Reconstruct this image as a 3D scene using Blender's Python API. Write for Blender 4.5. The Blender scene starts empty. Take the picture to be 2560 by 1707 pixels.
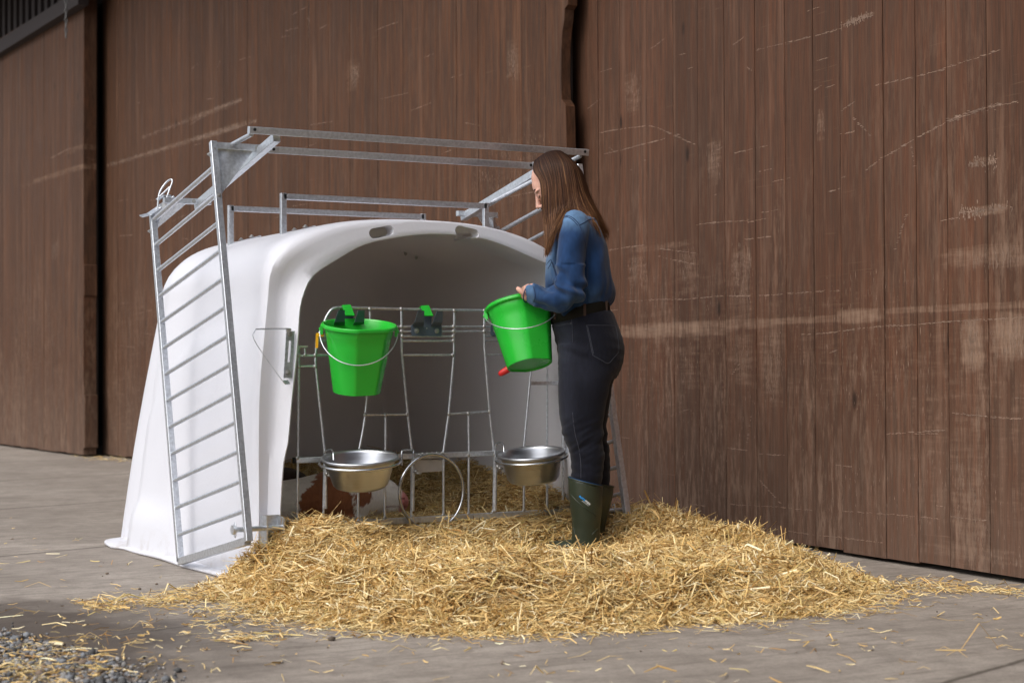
import bpy, math, random
import numpy as np
from mathutils import Vector, Matrix, noise
from mathutils.bvhtree import BVHTree
R = math.radians
PI = math.pi
rng = np.random.default_rng(7)
random.seed(7)
sc = bpy.context.scene
col = sc.collection
# ------------------------------------------------------------------ camera
F = 4400.; CX, CY = 1280., 853.5; CH = .82
yaw = R(29.6); pit = math.atan(65.7/F); rl = .0043
fw0 = Vector((math.sin(yaw), math.cos(yaw), 0)); rt0 = Vector((math.cos(yaw), -math.sin(yaw), 0)); up0 = Vector((0, 0, 1))
fw = fw0*math.cos(pit)+up0*math.sin(pit); upv = -fw0*math.sin(pit)+up0*math.cos(pit)
ix = rt0*math.cos(rl)-upv*math.sin(rl); iy = rt0*math.sin(rl)+upv*math.cos(rl)
C = Vector((0, 0, CH))
cam = bpy.data.cameras.new('camera'); co = bpy.data.objects.new('camera', cam); col.objects.link(co)
cam.sensor_width = 36; cam.lens = F/2560*36; cam.clip_end = 500; cam.clip_start = .05
M = Matrix((ix, iy, -fw)).transposed().to_4x4(); M.translation = C; co.matrix_world = M
cam.dof.use_dof = True; cam.dof.focus_distance = 7.15; cam.dof.aperture_fstop = 4
sc.camera = co
def ray(x, y): return fw+ix*((x-CX)/F)-iy*((y-CY)/F)
def on(x, y, n, d):
    r = ray(x, y); i = 'XYZ'.index(n); return C+r*((d-C[i])/r[i])
# ------------------------------------------------------------------ world and light
w = bpy.data.worlds.new('World'); sc.world = w; w.use_nodes = True
nt = w.node_tree; bg = nt.nodes['Background']; sky = nt.nodes.new('ShaderNodeTexSky'); sky.sky_type = 'NISHITA'
SUN_EL, SUN_AZ = R(48), R(-106)      # azimuth measured from +Y towards +X: the light comes from the open yard on the left
sky.sun_disc = False; sky.sun_elevation = SUN_EL; sky.sun_rotation = SUN_AZ; sky.dust_density = 4; sky.ozone_density = .6; sky.air_density = .8
hs = nt.nodes.new('ShaderNodeHueSaturation'); hs.inputs['Saturation'].default_value = .42
nt.links.new(sky.outputs[0], hs.inputs['Color']); nt.links.new(hs.outputs[0], bg.inputs[0]); bg.inputs[1].default_value = .15
sl = bpy.data.lights.new('sun', 'SUN'); so = bpy.data.objects.new('sun', sl); col.objects.link(so)
sl.energy = .62; sl.angle = R(60); sl.color = (1, .96, .9)
sd = Vector((math.sin(SUN_AZ)*math.cos(SUN_EL), math.cos(SUN_AZ)*math.cos(SUN_EL), math.sin(SUN_EL)))
so.rotation_euler = (-sd).to_track_quat('-Z', 'Y').to_euler()
sc.view_settings.view_transform = 'Standard'; sc.view_settings.look = 'None'; sc.view_settings.exposure = 0.52
sc.view_settings.gamma = 1; sc.render.film_transparent = False
sc.cycles.use_denoising = True; sc.cycles.max_bounces = 8
# ------------------------------------------------------------------ materials
def mat(name, colr=(.5, .5, .5), rough=.5, metal=0, spec=.5, bump=None, var=None, extra=None, coords='Object', coat=0):
    """bump=(scale, strength, distance); var=(scale, amount, (sx,sy,sz)) brightness variation"""
    m = bpy.data.materials.new(name); m.use_nodes = True; n = m.node_tree.nodes; l = m.node_tree.links
    b = n['Principled BSDF']; b.inputs['Base Color'].default_value = (*colr, 1); b.inputs['Roughness'].default_value = rough
    b.inputs['Metallic'].default_value = metal; b.inputs['Specular IOR Level'].default_value = spec
    if coat: b.inputs['Coat Weight'].default_value = coat
    tc = n.new('ShaderNodeTexCoord')
    if var:
        mp = n.new('ShaderNodeMapping'); mp.inputs['Scale'].default_value = var[2] if len(var) > 2 else (1, 1, 1)
        l.new(tc.outputs[coords], mp.inputs[0])
        nz = n.new('ShaderNodeTexNoise'); nz.inputs['Scale'].default_value = var[0]; nz.inputs['Detail'].default_value = 6
        l.new(mp.outputs[0], nz.inputs['Vector'])
        r = n.new('ShaderNodeMapRange'); r.inputs['From Min'].default_value = .3; r.inputs['From Max'].default_value = .7
        r.inputs['To Min'].default_value = 1-var[1]; r.inputs['To Max'].default_value = 1+var[1]
        l.new(nz.outputs['Fac'], r.inputs['Value'])
        mx = n.new('ShaderNodeVectorMath'); mx.operation = 'SCALE'; mx.inputs[0].default_value = colr
        l.new(r.outputs[0], mx.inputs['Scale']); l.new(mx.outputs[0], b.inputs['Base Color'])
        m['c'] = 1
        r2 = n.new('ShaderNodeMapRange'); r2.inputs['To Min'].default_value = rough-.08; r2.inputs['To Max'].default_value = rough+.1
        l.new(nz.outputs['Fac'], r2.inputs['Value']); l.new(r2.outputs[0], b.inputs['Roughness'])
    if bump:
        nb = n.new('ShaderNodeTexNoise'); nb.inputs['Scale'].default_value = bump[0]; nb.inputs['Detail'].default_value = 4
        l.new(tc.outputs[coords], nb.inputs['Vector'])
        bp = n.new('ShaderNodeBump'); bp.inputs['Strength'].default_value = bump[1]; bp.inputs['Distance'].default_value = bump[2]
        l.new(nb.outputs['Fac'], bp.inputs['Height']); l.new(bp.outputs[0], b.inputs['Normal'])
    return m
def N(m, t, **kw):
    nd = m.node_tree.nodes.new(t)
    for k, v in kw.items(): setattr(nd, k, v)
    return nd
def attr_mat(name, rough=.6, spec=.3, bump=None, sheen=0, metal=0):
    m = mat(name, (.5, .5, .5), rough, metal, spec, bump)
    a = N(m, 'ShaderNodeAttribute', attribute_name='col'); m.node_tree.links.new(a.outputs['Color'], m.node_tree.nodes['Principled BSDF'].inputs['Base Color'])
    if sheen:
        m.node_tree.nodes['Principled BSDF'].inputs['Sheen Weight'].default_value = sheen
    return m
GALV = mat('galvanised_steel', (.62, .655, .70), .34, .8, .5, bump=(60, .15, .001), var=(85, .16))
STEEL = mat('stainless_steel', (.50, .52, .56), .30, 1, .5, var=(6, .05, (1, 1, 30)))
STEEL.node_tree.nodes['Principled BSDF'].inputs['Anisotropic'].default_value = .6
WIRE = mat('wire_steel', (.56, .59, .62), .25, .95, .5)
DULL = mat('dull_bolt', (.45, .45, .44), .45, .8, .5)
GREEN = mat('green_plastic', (.022, .46, .038), .25, 0, .5, bump=(90, .04, .0006), var=(5, .07))
GREEN.node_tree.nodes['Principled BSDF'].inputs['Subsurface Weight'].default_value = 0
GREY = mat('anthracite_plastic', (.075, .10, .135), .4, 0, .4)
YEL = mat('yellow_plastic', (.8, .42, .01), .4)
RED = mat('red_rubber', (.55, .02, .02), .4)
BLK = mat('black_hole', (.01, .01, .01), .8)
WHITE = mat('white_fibreglass', (.765, .785, .855), .4, 0, .45, bump=(75, .32, .003), var=(2.2, .02))
# fibreglass: faint dirt near the foot
def fibre():
    m = WHITE; n = m.node_tree.nodes; l = m.node_tree.links; b = n['Principled BSDF']
    tc = N(m, 'ShaderNodeTexCoord'); sp = N(m, 'ShaderNodeSeparateXYZ'); l.new(tc.outputs['Object'], sp.inputs[0])
    mr = N(m, 'ShaderNodeMapRange'); mr.inputs['From Min'].default_value = .0; mr.inputs['From Max'].default_value = .12
    mr.inputs['To Min'].default_value = .62; mr.inputs['To Max'].default_value = .0; l.new(sp.outputs['Z'], mr.inputs['Value'])
    nz = N(m, 'ShaderNodeTexNoise'); nz.inputs['Scale'].default_value = 14; nz.inputs['Detail'].default_value = 8; l.new(tc.outputs['Object'], nz.inputs['Vector'])
    r = N(m, 'ShaderNodeMapRange'); r.inputs['From Min'].default_value = .5; r.inputs['From Max'].default_value = .72; l.new(nz.outputs['Fac'], r.inputs['Value'])
    mu = N(m, 'ShaderNodeMath', operation='MULTIPLY'); l.new(mr.outputs[0], mu.inputs[0]); l.new(r.outputs[0], mu.inputs[1])
    mx = N(m, 'ShaderNodeMix', data_type='RGBA'); l.new(mu.outputs[0], mx.inputs[0])
    old = b.inputs['Base Color'].links[0].from_socket
    tr = N(m, 'ShaderNodeBsdfTranslucent'); tr.inputs['Color'].default_value = (.90, .80, .68, 1); ms = N(m, 'ShaderNodeMixShader'); ms.inputs[0].default_value = .16
    l.new(b.outputs[0], ms.inputs[1]); l.new(tr.outputs[0], ms.inputs[2]); l.new(ms.outputs[0], n['Material Output'].inputs[0])   # thin white laminate lets a little daylight through
    l.new(old, mx.inputs[6]); mx.inputs[7].default_value = (.38, .33, .27, 1); l.new(mx.outputs[2], b.inputs['Base Color'])
fibre()
STRAW = attr_mat('straw', .5, .35)
STRAWD = attr_mat('straw_shade_base', .75, .1)  # base under the loose straw, its dark colour standing in for shaded gaps
HAIR = attr_mat('hair', .5, .14)
SKIN = mat('skin', (.62, .36, .28), .5, 0, .4, bump=(160, .1, .001), var=(18, .08))
SKIN.node_tree.nodes['Principled BSDF'].inputs['Subsurface Weight'].default_value = .12
SKIN.node_tree.nodes['Principled BSDF'].inputs['Subsurface Radius'].default_value = (.012, .005, .003)
BROW = mat('brow_hair', (.05, .025, .015), .8)
DENIM = attr_mat('denim', .8, .15, bump=(420, .25, .001), sheen=.15)
JEANS = attr_mat('black_denim', .8, .15, bump=(420, .25, .001), sheen=.1)
THREAD = mat('stitching', (.065, .07, .09), .9); THREAD2 = mat('shirt_stitching', (.012, .028, .075), .9)
BELT = mat('belt_leather', (.011, .010, .007), .75, 0, .15)
BOOT = mat('boot_rubber', (.025, .034, .021), .36, 0, .5, bump=(25, .1, .002), var=(8, .15))
LBLUE = mat('logo_blue', (.01, .32, .85), .5); LWHITE = mat('logo_white', (.75, .78, .8), .5)
CALF = attr_mat('calf_coat', .75, .2, bump=(180, .5, .004), sheen=.2)
IRON = mat('rusty_iron', (.022, .014, .013), .7, .1)
def wood_mat(name, base, red, worn, amount, smudges=()):
    """board colour per board in attribute 'brd' (r = tone, g = offset); grain runs along z"""
    m = mat(name, base, .7, 0, .15); n = m.node_tree.nodes; l = m.node_tree.links; b = n['Principled BSDF']
    tc = N(m, 'ShaderNodeTexCoord'); at = N(m, 'ShaderNodeAttribute', attribute_name='brd'); sx = N(m, 'ShaderNodeSeparateXYZ')
    l.new(at.outputs['Vector'], sx.inputs[0])
    off = N(m, 'ShaderNodeVectorMath', operation='SCALE'); off.inputs[0].default_value = (3, 5, 37); l.new(sx.outputs['Y'], off.inputs['Scale'])
    ad = N(m, 'ShaderNodeVectorMath', operation='ADD'); l.new(tc.outputs['Object'], ad.inputs[0]); l.new(off.outputs[0], ad.inputs[1])
    def nz(scale, sc3, detail=6, rough=.6, dist=0, src=ad):
        mp = N(m, 'ShaderNodeMapping'); mp.inputs['Scale'].default_value = sc3; l.new(src.outputs[0], mp.inputs[0])
        t = N(m, 'ShaderNodeTexNoise'); t.inputs['Scale'].default_value = scale; t.inputs['Detail'].default_value = detail
        t.inputs['Roughness'].default_value = rough; t.inputs['Distortion'].default_value = dist; l.new(mp.outputs[0], t.inputs['Vector']); return t
    def mr(s, a, c, x=0., y=1.):
        r = N(m, 'ShaderNodeMapRange'); r.inputs['From Min'].default_value = a; r.inputs['From Max'].default_value = c
        r.inputs['To Min'].default_value = x; r.inputs['To Max'].default_value = y; l.new(s, r.inputs['Value']); return r.outputs[0]
    def mix(f, a, c):
        x = N(m, 'ShaderNodeMix', data_type='RGBA'); l.new(f, x.inputs[0])
        for k, v in ((6, a), (7, c)):
            if isinstance(v, tuple): x.inputs[k].default_value = (*v, 1)
            else: l.new(v, x.inputs[k])
        return x.outputs[2]
    def mul(a, c, op='MULTIPLY'):
        x = N(m, 'ShaderNodeMath', operation=op); x.use_clamp = False
        for k, v in ((0, a), (1, c)):
            if isinstance(v, (int, float)): x.inputs[k].default_value = v
            else: l.new(v, x.inputs[k])
        return x.outputs[0]
    g1 = nz(9, (5, 1, .25), 8, .62, .3); g2 = nz(60, (6, 1, .12), 4, .6); patch = nz(1.6, (1.6, 1, .55), 5, .6); fine = nz(26, (1.5, 1, .28), 8, .7)
    c = mix(mr(g1.outputs['Fac'], .38, .62), base, red)
    c = mix(mr(sx.outputs['X'], 0, 1, 0, .5), c, tuple(x*.66 for x in base))
    c = mix(mr(g2.outputs['Fac'], .42, .66, 0, .75), c, tuple(x*.52 for x in base))
    g0 = nz(3.2, (3.4, 1, .10), 5, .6); c = mix(mr(g0.outputs['Fac'], .42, .66, 0, .38), c, tuple(x*.55 for x in base)); g4 = nz(5.3, (4, 1, .16), 6, .65); c = mix(mr(g4.outputs['Fac'], .52, .70, 0, .45), c, tuple(.45*a_+.55*b_ for a_, b_ in zip(worn, red)))
    # worn wood: more of it low down and in broad patches
    sz = N(m, 'ShaderNodeSeparateXYZ'); l.new(tc.outputs['Object'], sz.inputs[0])
    low = mr(sz.outputs['Z'], 0.2, 2.2, .85, .12)
    pm = mr(patch.outputs['Fac'], .42, .62); fm = mr(fine.outputs['Fac'], .47, .62)
    wf = mul(mul(mul(pm, fm), low), amount)
    c = mix(wf, c, worn)
    # scraped and rubbed patches, each with its own place and size on the wall
    szx = sz.outputs['X']; szz = sz.outputs['Z']; grain = nz(30, (3., 1, .18), 6, .7); lat = nz(14, (.35, 1, 3.), 4, .65, .2)
    gb = mul(mul(grain.outputs['Fac'], 1.5), mul(lat.outputs['Fac'], 1.1), 'ADD')
    acc = None
    for cx, cz, rx, rz_, st_ in smudges:
        a = N(m, 'ShaderNodeMath', operation='MULTIPLY_ADD'); l.new(szx, a.inputs[0]); a.inputs[1].default_value = 1/rx; a.inputs[2].default_value = -cx/rx
        b2 = N(m, 'ShaderNodeMath', operation='MULTIPLY_ADD'); l.new(szz, b2.inputs[0]); b2.inputs[1].default_value = 1/rz_; b2.inputs[2].default_value = -cz/rz_
        p4 = lambda q: mul(mul(q.outputs[0], q.outputs[0]), mul(q.outputs[0], q.outputs[0]))
        d4 = mul(p4(a), p4(b2), 'ADD'); d4_ = mr(d4, 0, 1.5, st_*.84, 0.)
        acc = d4_ if acc is None else mul(acc, d4_, 'MAXIMUM')
    if acc is not None:
        tt = N(m, 'ShaderNodeMath', operation='ADD'); l.new(gb, tt.inputs[0]); l.new(acc, tt.inputs[1])
        sm = mul(mul(mr(tt.outputs[0], 1.55, 2.30), mr(acc, 0., .2)), mr(fine.outputs['Fac'], .34, .58, .35, 1.))
        c = mix(sm, c, worn)
    # thin cross scuffs
    s1 = nz(5, (.5, 1, 26), 5, .7, .6, tc.outputs and type('o', (), {'outputs': [tc.outputs['Object']]})())
    s2 = nz(2.2, (1, 1, 1.4), 3, .5)
    sc_ = mul(mul(mr(s1.outputs['Fac'], .62, .70), mr(s2.outputs['Fac'], .50, .62)), .55*amount)
    c = mix(sc_, c, worn)
    # dusty foot of the wall
    foot = mul(mr(sz.outputs['Z'], .0, .9, .34, 0), mr(fine.outputs['Fac'], .3, .6, .3, 1))
    c = mix(foot, c, tuple(.4*a+.6*q for a, q in zip(worn, (.17, .14, .12))))
    kn = N(m, 'ShaderNodeTexVoronoi'); mp = N(m, 'ShaderNodeMapping'); mp.inputs['Scale'].default_value = (3.2, .01, 1.3); l.new(ad.outputs[0], mp.inputs[0]); l.new(mp.outputs[0], kn.inputs['Vector']); kn.inputs['Scale'].default_value = 1
    c = mix(mr(kn.outputs['Distance'], .03, .07, .8, 0), c, (.018, .012, .009))
    l.new(c, b.inputs['Base Color'])
    l.new(mr(g1.outputs['Fac'], .3, .7, .5, .78), b.inputs['Roughness'])
    bp = N(m, 'ShaderNodeBump'); bp.inputs['Strength'].default_value = .35; bp.inputs['Distance'].default_value = .004
    l.new(mul(g2.outputs['Fac'], mul(fine.outputs['Fac'], .8), 'ADD'), bp.inputs['Height']); l.new(bp.outputs[0], b.inputs['Normal'])
    return m
SM_R = [(1.2, 1.01, .62, .042, .95), (1.75, 1.02, .5, .03, .75), (2.35, 1.028, .5, .018, .75), (2.79, 1.035, .17, .035, .95), (3.5, 1.05, .6, .016, .7), (3.52, .90, .075, .11, 1.0), (3.73, .93, .11, .10, 1.0), (3.6, 1.24, .30, .05, .62), (3.61, 1.42, .13, .022, .8), (3.59, 1.61, .08, .018, .7),
        (2.12, .82, .10, .22, .55), (1.87, 1.2, .10, .20, .55), (1.88, .85, .09, .15, .55), (3.43, .38, .04, .25, .6), (3.52, .3, .08, .3, .45), (.86, 1.32, .12, .1, .45), (1.37, 1.3, .11, .14, .45), (1.37, .82, .10, .16, .4), (2.52, 1.88, .03, .08, .5), (1.63, 1.82, .07, .12, .55), (.81, 2.27, .09, .12, .5), (2.8, 2.31, .12, .010, .7), (3.5, .6, .45, .5, .30), (1.4, .9, .8, .5, .26), (2.6, .9, .9, .35, .24), (3.5, .09, .35, .04, .5), (1.1, 1.44, .4, .02, .5)]
WOOD = wood_mat('stained_boards', (.094, .051, .033), (.150, .064, .036), (.27, .178, .125), .8, SM_R)
WOODF = wood_mat('weathered_boards', (.080, .043, .027), (.150, .066, .034), (.24, .155, .105), .75, [(2.2, 2.74, 1.6, .03, .5), (3.1, 2.735, .7, .028, .7), (2.9, 2.92, .6, .03, .5), (1.2, 1.0, 1.3, .8, .22), (.8, .4, .7, .5, .3), (5.6, 2.83, .12, .12, .5), (7.74, 2.6, .08, .14, .5), (7.7, 1.9, .5, .4, .22)])
WORN = mat('bare_wood_scratch', (.25, .17, .125), .8, var=(9, .35))
DARKW = mat('dark_backing', (.012, .009, .008), .9)
# concrete
def concrete():
    m = mat('concrete', (.3, .28, .26), .82, 0, .3); n = m.node_tree.nodes; l = m.node_tree.links; b = n['Principled BSDF']
    tc = N(m, 'ShaderNodeTexCoord')
    def nz(scale, detail=8, rough=.6, sc3=(1, 1, 1)):
        mp = N(m, 'ShaderNodeMapping'); mp.inputs['Scale'].default_value = sc3; mp.inputs['Rotation'].default_value = (0, 0, R(18)); l.new(tc.outputs['Object'], mp.inputs[0])
        t = N(m, 'ShaderNodeTexNoise'); t.inputs['Scale'].default_value = scale; t.inputs['Detail'].default_value = detail; t.inputs['Roughness'].default_value = rough; l.new(mp.outputs[0], t.inputs['Vector']); return t.outputs['Fac']
    def mr(s, a, c, x=0., y=1.):
        r = N(m, 'ShaderNodeMapRange'); r.inputs['From Min'].default_value = a; r.inputs['From Max'].default_value = c
        r.inputs['To Min'].default_value = x; r.inputs['To Max'].default_value = y; l.new(s, r.inputs['Value']); return r.outputs[0]
    def mix(f, a, c):
        x = N(m, 'ShaderNodeMix', data_type='RGBA'); l.new(f, x.inputs[0])
        for k, v in ((6, a), (7, c)):
            if isinstance(v, tuple): x.inputs[k].default_value = (*v, 1)
            else: l.new(v, x.inputs[k])
        return x.outputs[2]
    def mth(op, a, c=0.):
        x = N(m, 'ShaderNodeMath', operation=op)
        for k, v in ((0, a), (1, c)):
            if isinstance(v, (int, float)): x.inputs[k].default_value = v
            else: l.new(v, x.inputs[k])
        return x.outputs[0]
    c = mix(mr(nz(1.1), .35, .65), (.275, .240, .205), (.375, .332, .288))
    c = mix(mr(nz(9, 8, .7), .45, .7, 0, .75), c, (.175, .15, .13)); c = mix(mr(nz(2.6, 8, .65), .5, .68, 0, .5), c, (.19, .165, .14))
    c = mix(mr(nz(5, 6, .7, (.5, 5, 1)), .50, .66, 0, .75), c, (.18, .155, .13))      # drag marks
    c = mix(mr(nz(55, 6, .8), .50, .68, 0, .55), c, (.15, .13, .115)); c = mix(mr(nz(140, 3, .6), .57, .70, 0, .6), c, (.10, .09, .08))                   # pores
    c = mix(mr(nz(70, 3, .6), .66, .74, 0, .6), c, (.42, .38, .33))
    # damp, dirty corner towards the gravel: distance from a point in the yard
    ds = N(m, 'ShaderNodeVectorMath', operation='DISTANCE'); l.new(tc.outputs['Object'], ds.inputs[0]); ds.inputs[1].default_value = (1.05, 5.35, 0)
    d = mth('ADD', ds.outputs['Value'], mth('MULTIPLY', mth('SUBTRACT', nz(1.8, 6, .6), .5), 1.5))
    wet = mr(d, .72, 1.10, .85, 0)
    c = mix(wet, c, (.066, .050, .038))
    # slab joints every 2.3 m, turned 19 degrees to the wall
    dirv = Vector((math.sin(R(71.3)), math.cos(R(71.3)), 0)); nrm = Vector((-dirv.y, dirv.x, 0))
    p0 = Vector((2.13, 7.95, 0)); dt = N(m, 'ShaderNodeVectorMath', operation='DOT_PRODUCT'); l.new(tc.outputs['Object'], dt.inputs[0]); dt.inputs[1].default_value = nrm
    dd = mth('ADD', mth('SUBTRACT', dt.outputs['Value'], p0.dot(nrm)), mth('MULTIPLY', mth('SUBTRACT', nz(6, 4), .5), .035))
    jt = mth('ABSOLUTE', mth('SUBTRACT', mth('FRACT', mth('ADD', mth('DIVIDE', dd, 2.32), 20.5)), .5))
    jm = mr(jt, .0015, .0065, .85, 0); js = mr(jt, .004, .03, .3, 0)
    c = mix(js, c, (.14, .12, .10)); c = mix(jm, c, (.07, .058, .045))
    l.new(c, b.inputs['Base Color']); l.new(mr(wet, 0, .6, .84, .55), b.inputs['Roughness'])
    bp = N(m, 'ShaderNodeBump'); bp.inputs['Strength'].default_value = .5; bp.inputs['Distance'].default_value = .006
    l.new(mth('SUBTRACT', mth('ADD', nz(45, 8, .7), mth('MULTIPLY', nz(6), 1.2)), mth('MULTIPLY', jm, 1.5)), bp.inputs['Height']); l.new(bp.outputs[0], b.inputs['Normal'])
    return m
CONC = concrete()
# ------------------------------------------------------------------ mesh builder
class MB:
    def __init__(s): s.v = []; s.f = []; s.sm = []; s.mk = []
    def mark(s): s.mk.append((len(s.v), len(s.f))); return s
    def add(s, vs, fs, smooth=False):
        o = len(s.v); s.v += [tuple(v) for v in vs]; s.f += [tuple(i+o for i in f) for f in fs]; s.sm += [smooth]*len(fs); return s
    def box(s, c, size, rot=None):
        h = [x/2 for x in size]; vs = [Vector((x*h[0], y*h[1], z*h[2])) for x in (-1, 1) for y in (-1, 1) for z in (-1, 1)]
        if rot is not None: vs = [rot @ v for v in vs]
        c = Vector(c); return s.add([c+v for v in vs], [(0, 1, 3, 2), (4, 6, 7, 5), (0, 4, 5, 1), (2, 3, 7, 6), (0, 2, 6, 4), (1, 5, 7, 3)])
    def sweep(s, pts, prof, up=None, cap=True, closed=False, smooth=False, scale=None):
        pts = [Vector(p) for p in pts]; n = len(pts); k = len(prof); rings = []
        T = []
        for i in range(n):
            a = pts[(i-1) % n] if (closed or i > 0) else pts[i]; b = pts[(i+1) % n] if (closed or i < n-1) else pts[i]
            T.append((b-a).normalized())
        u = Vector(up) if up is not None else (Vector((0, 0, 1)) if abs(T[0].z) < .9 else Vector((1, 0, 0)))
        u = (u-T[0]*u.dot(T[0])).normalized()
        for i in range(n):
            if i: u = (u-T[i]*u.dot(T[i])).normalized()
            v = T[i].cross(u); q = 1 if scale is None else scale[i]
            rings.append([pts[i]+u*(a*q)+v*(b*q) for a, b in prof])
        vs = [p for r in rings for p in r]; fs = []
        for i in range(n if closed else n-1):
            for j in range(k):
                a = i*k+j; b = i*k+(j+1) % k; c2 = ((i+1) % n)*k+(j+1) % k; d = ((i+1) % n)*k+j; fs.append((a, b, c2, d))
        s.add(vs, fs, smooth)
        if cap and not closed: s.add(rings[0], [tuple(range(k))[::-1]]); s.add(rings[-1], [tuple(range(k))])
        return s
    def tube(s, pts, r, n=10, **kw):
        sc_ = None
        if not isinstance(r, (int, float)): sc_ = r; r = 1
        return s.sweep(pts, [(r*math.cos(2*PI*i/n), r*math.sin(2*PI*i/n)) for i in range(n)], smooth=True, scale=sc_, **kw)
    def bar(s, p0, p1, w, h=None, up=None, c=.0015):
        h = h or w; a, b = w/2, h/2
        pr = [(-a+c, -b), (a-c, -b), (a, -b+c), (a, b-c), (a-c, b), (-a+c, b), (-a, b-c), (-a, -b+c)]
        return s.sweep([p0, p1], pr, up=up)
    def lathe(s, prof, mtx, n=40, fn=None):
        vs = []; k = len(prof)
        for j in range(n):
            a = 2*PI*j/n
            for i, (r, z) in enumerate(prof):
                x, y = r*math.cos(a), r*math.sin(a)
                if fn: x, y, z = fn(x, y, z)
                vs.append(mtx @ Vector((x, y, z)))
        fs = [(j*k+i, ((j+1) % n)*k+i, ((j+1) % n)*k+i+1, j*k+i+1) for j in range(n) for i in range(k-1)]
        return s.add(vs, fs, True)
    def ell(s, c, rad, rot=None, n=14):
        c = Vector(c); pr = [(math.sin(PI*i/n), -math.cos(PI*i/n)) for i in range(n+1)]; pr[0] = (.001, -1); pr[-1] = (.001, 1)
        m4 = Matrix.Translation(c) @ ((rot.to_4x4() if rot is not None else Matrix.Identity(4))) @ Matrix.Diagonal((*rad, 1))
        s.lathe(pr, m4, 2*n); return s
    def loft(s, rings, cap=True, closed=True, smooth=True):
        k = len(rings[0]); vs = [p for r in rings for p in r]; fs = []
        for i in range(len(rings)-1):
            for j in range(k if closed else k-1):
                fs.append((i*k+j, i*k+(j+1) % k, (i+1)*k+(j+1) % k, (i+1)*k+j))
        s.add(vs, fs, smooth)
        if cap: s.add(rings[0], [tuple(range(k))[::-1]], smooth); s.add(rings[-1], [tuple(range(k))], smooth)
        return s
    def build(s, name, m, parent=None, merge=False):
        me = bpy.data.meshes.new(name); me.from_pydata(s.v, [], s.f); me.polygons.foreach_set('use_smooth', s.sm); me.update()
        if m is not None: me.materials.append(m)
        o = bpy.data.objects.new(name, me); col.objects.link(o)
        if parent is not None: o.parent = parent
        return o
def builds(b, name, m, fn):
    """one object per marked piece"""
    mk = b.mk+[(len(b.v), len(b.f))]
    for (v0, f0), (v1, f1) in zip(mk[:-1], mk[1:]):
        if f1 == f0: continue
        q = MB(); q.v = b.v[v0:v1]; q.f = [tuple(i-v0 for i in f) for f in b.f[f0:f1]]; q.sm = b.sm[f0:f1]; fn(q.build(name, m))
def npmesh(name, V, Fq, m, colors=None, parent=None, smooth=False, k=None):
    me = bpy.data.meshes.new(name); me.vertices.add(len(V)); me.vertices.foreach_set('co', np.asarray(V, np.float32).ravel())
    k = Fq.shape[1]; me.loops.add(Fq.size); me.loops.foreach_set('vertex_index', Fq.astype(np.int32).ravel())
    me.polygons.add(len(Fq)); me.polygons.foreach_set('loop_start', np.arange(len(Fq), dtype=np.int32)*k)
    me.polygons.foreach_set('use_smooth', np.full(len(Fq), smooth))
    me.update(calc_edges=True)
    if colors is not None:
        a = me.attributes.new('col', 'FLOAT_COLOR', 'POINT'); a.data.foreach_set('color', np.c_[colors, np.ones(len(colors))].astype(np.float32).ravel())
    me.materials.append(m); o = bpy.data.objects.new(name, me); col.objects.link(o)
    if parent is not None: o.parent = parent
    return o
def tag(o, label=None, cat=None, group=None, kind=None):
    if label: o['label'] = label
    if cat: o['category'] = cat
    if group: o['group'] = group
    if kind: o['kind'] = kind
    return o
def empty(name, loc=(0, 0, 0), rz=0):
    o = bpy.data.objects.new(name, None); col.objects.link(o); o.location = loc; o.rotation_euler = (0, 0, rz); o.empty_display_size = .1; return o
def keep(o, parent):
    """parent with world-space mesh data kept in place"""
    o.parent = parent; o.matrix_parent_inverse = (Matrix.Translation(parent.location) @ parent.rotation_euler.to_matrix().to_4x4()).inverted(); return o
def paint(o, fn):
    me = o.data; a = me.attributes.new('col', 'FLOAT_COLOR', 'POINT'); V = np.empty(len(me.vertices)*3, np.float32); me.vertices.foreach_get('co', V); V = V.reshape(-1, 3)
    c = fn(V); a.data.foreach_set('color', np.c_[c, np.ones(len(c))].astype(np.float32).ravel())
def remesh(mb, name, m, vox, smooth=4, parent=None, fac=.5):
    o = mb.build(name+'_tmp', m); md = o.modifiers.new('r', 'REMESH'); md.mode = 'VOXEL'; md.voxel_size = vox; md.use_smooth_shade = True
    s2 = o.modifiers.new('s', 'SMOOTH'); s2.iterations = smooth; s2.factor = fac
    dg = bpy.context.evaluated_depsgraph_get(); me = bpy.data.meshes.new_from_object(o.evaluated_get(dg)); me.name = name
    bpy.data.objects.remove(o); o = bpy.data.objects.new(name, me); col.objects.link(o)
    if not me.materials: me.materials.append(m)
    if parent is not None: o.parent = parent
    return o
def displace(o, fn):
    me = o.data; ns = [v.normal.copy() for v in me.vertices]
    for v, n_ in zip(me.vertices, ns): v.co += fn(v.co, n_)
    me.update()
def bvh(o):
    me = o.data; return BVHTree.FromPolygons([v.co.copy() for v in me.vertices], [tuple(p.vertices) for p in me.polygons])
def hit(b, x, y, lift=.001):
    r = ray(x, y).normalized(); loc, nn, i, d = b.ray_cast(C, r)
    if loc is None: return None
    return loc-r*lift
def smoothstep(a, b, x):
    t = np.clip((x-a)/(b-a), 0, 1); return t*t*(3-2*t)
def catmull(P, n):
    P = [np.array(p, float) for p in P]; out = []; m_ = len(P)-1
    for q in np.linspace(0, m_, n):
        i = min(int(q), m_-1); t = q-i; p0 = P[max(i-1, 0)]; p1 = P[i]; p2 = P[i+1]; p3 = P[min(i+2, m_)]
        out.append(.5*((2*p1)+(-p0+p2)*t+(2*p0-5*p1+4*p2-p3)*t*t+(-p0+3*p1-3*p2+p3)*t**3))
    return out
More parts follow.
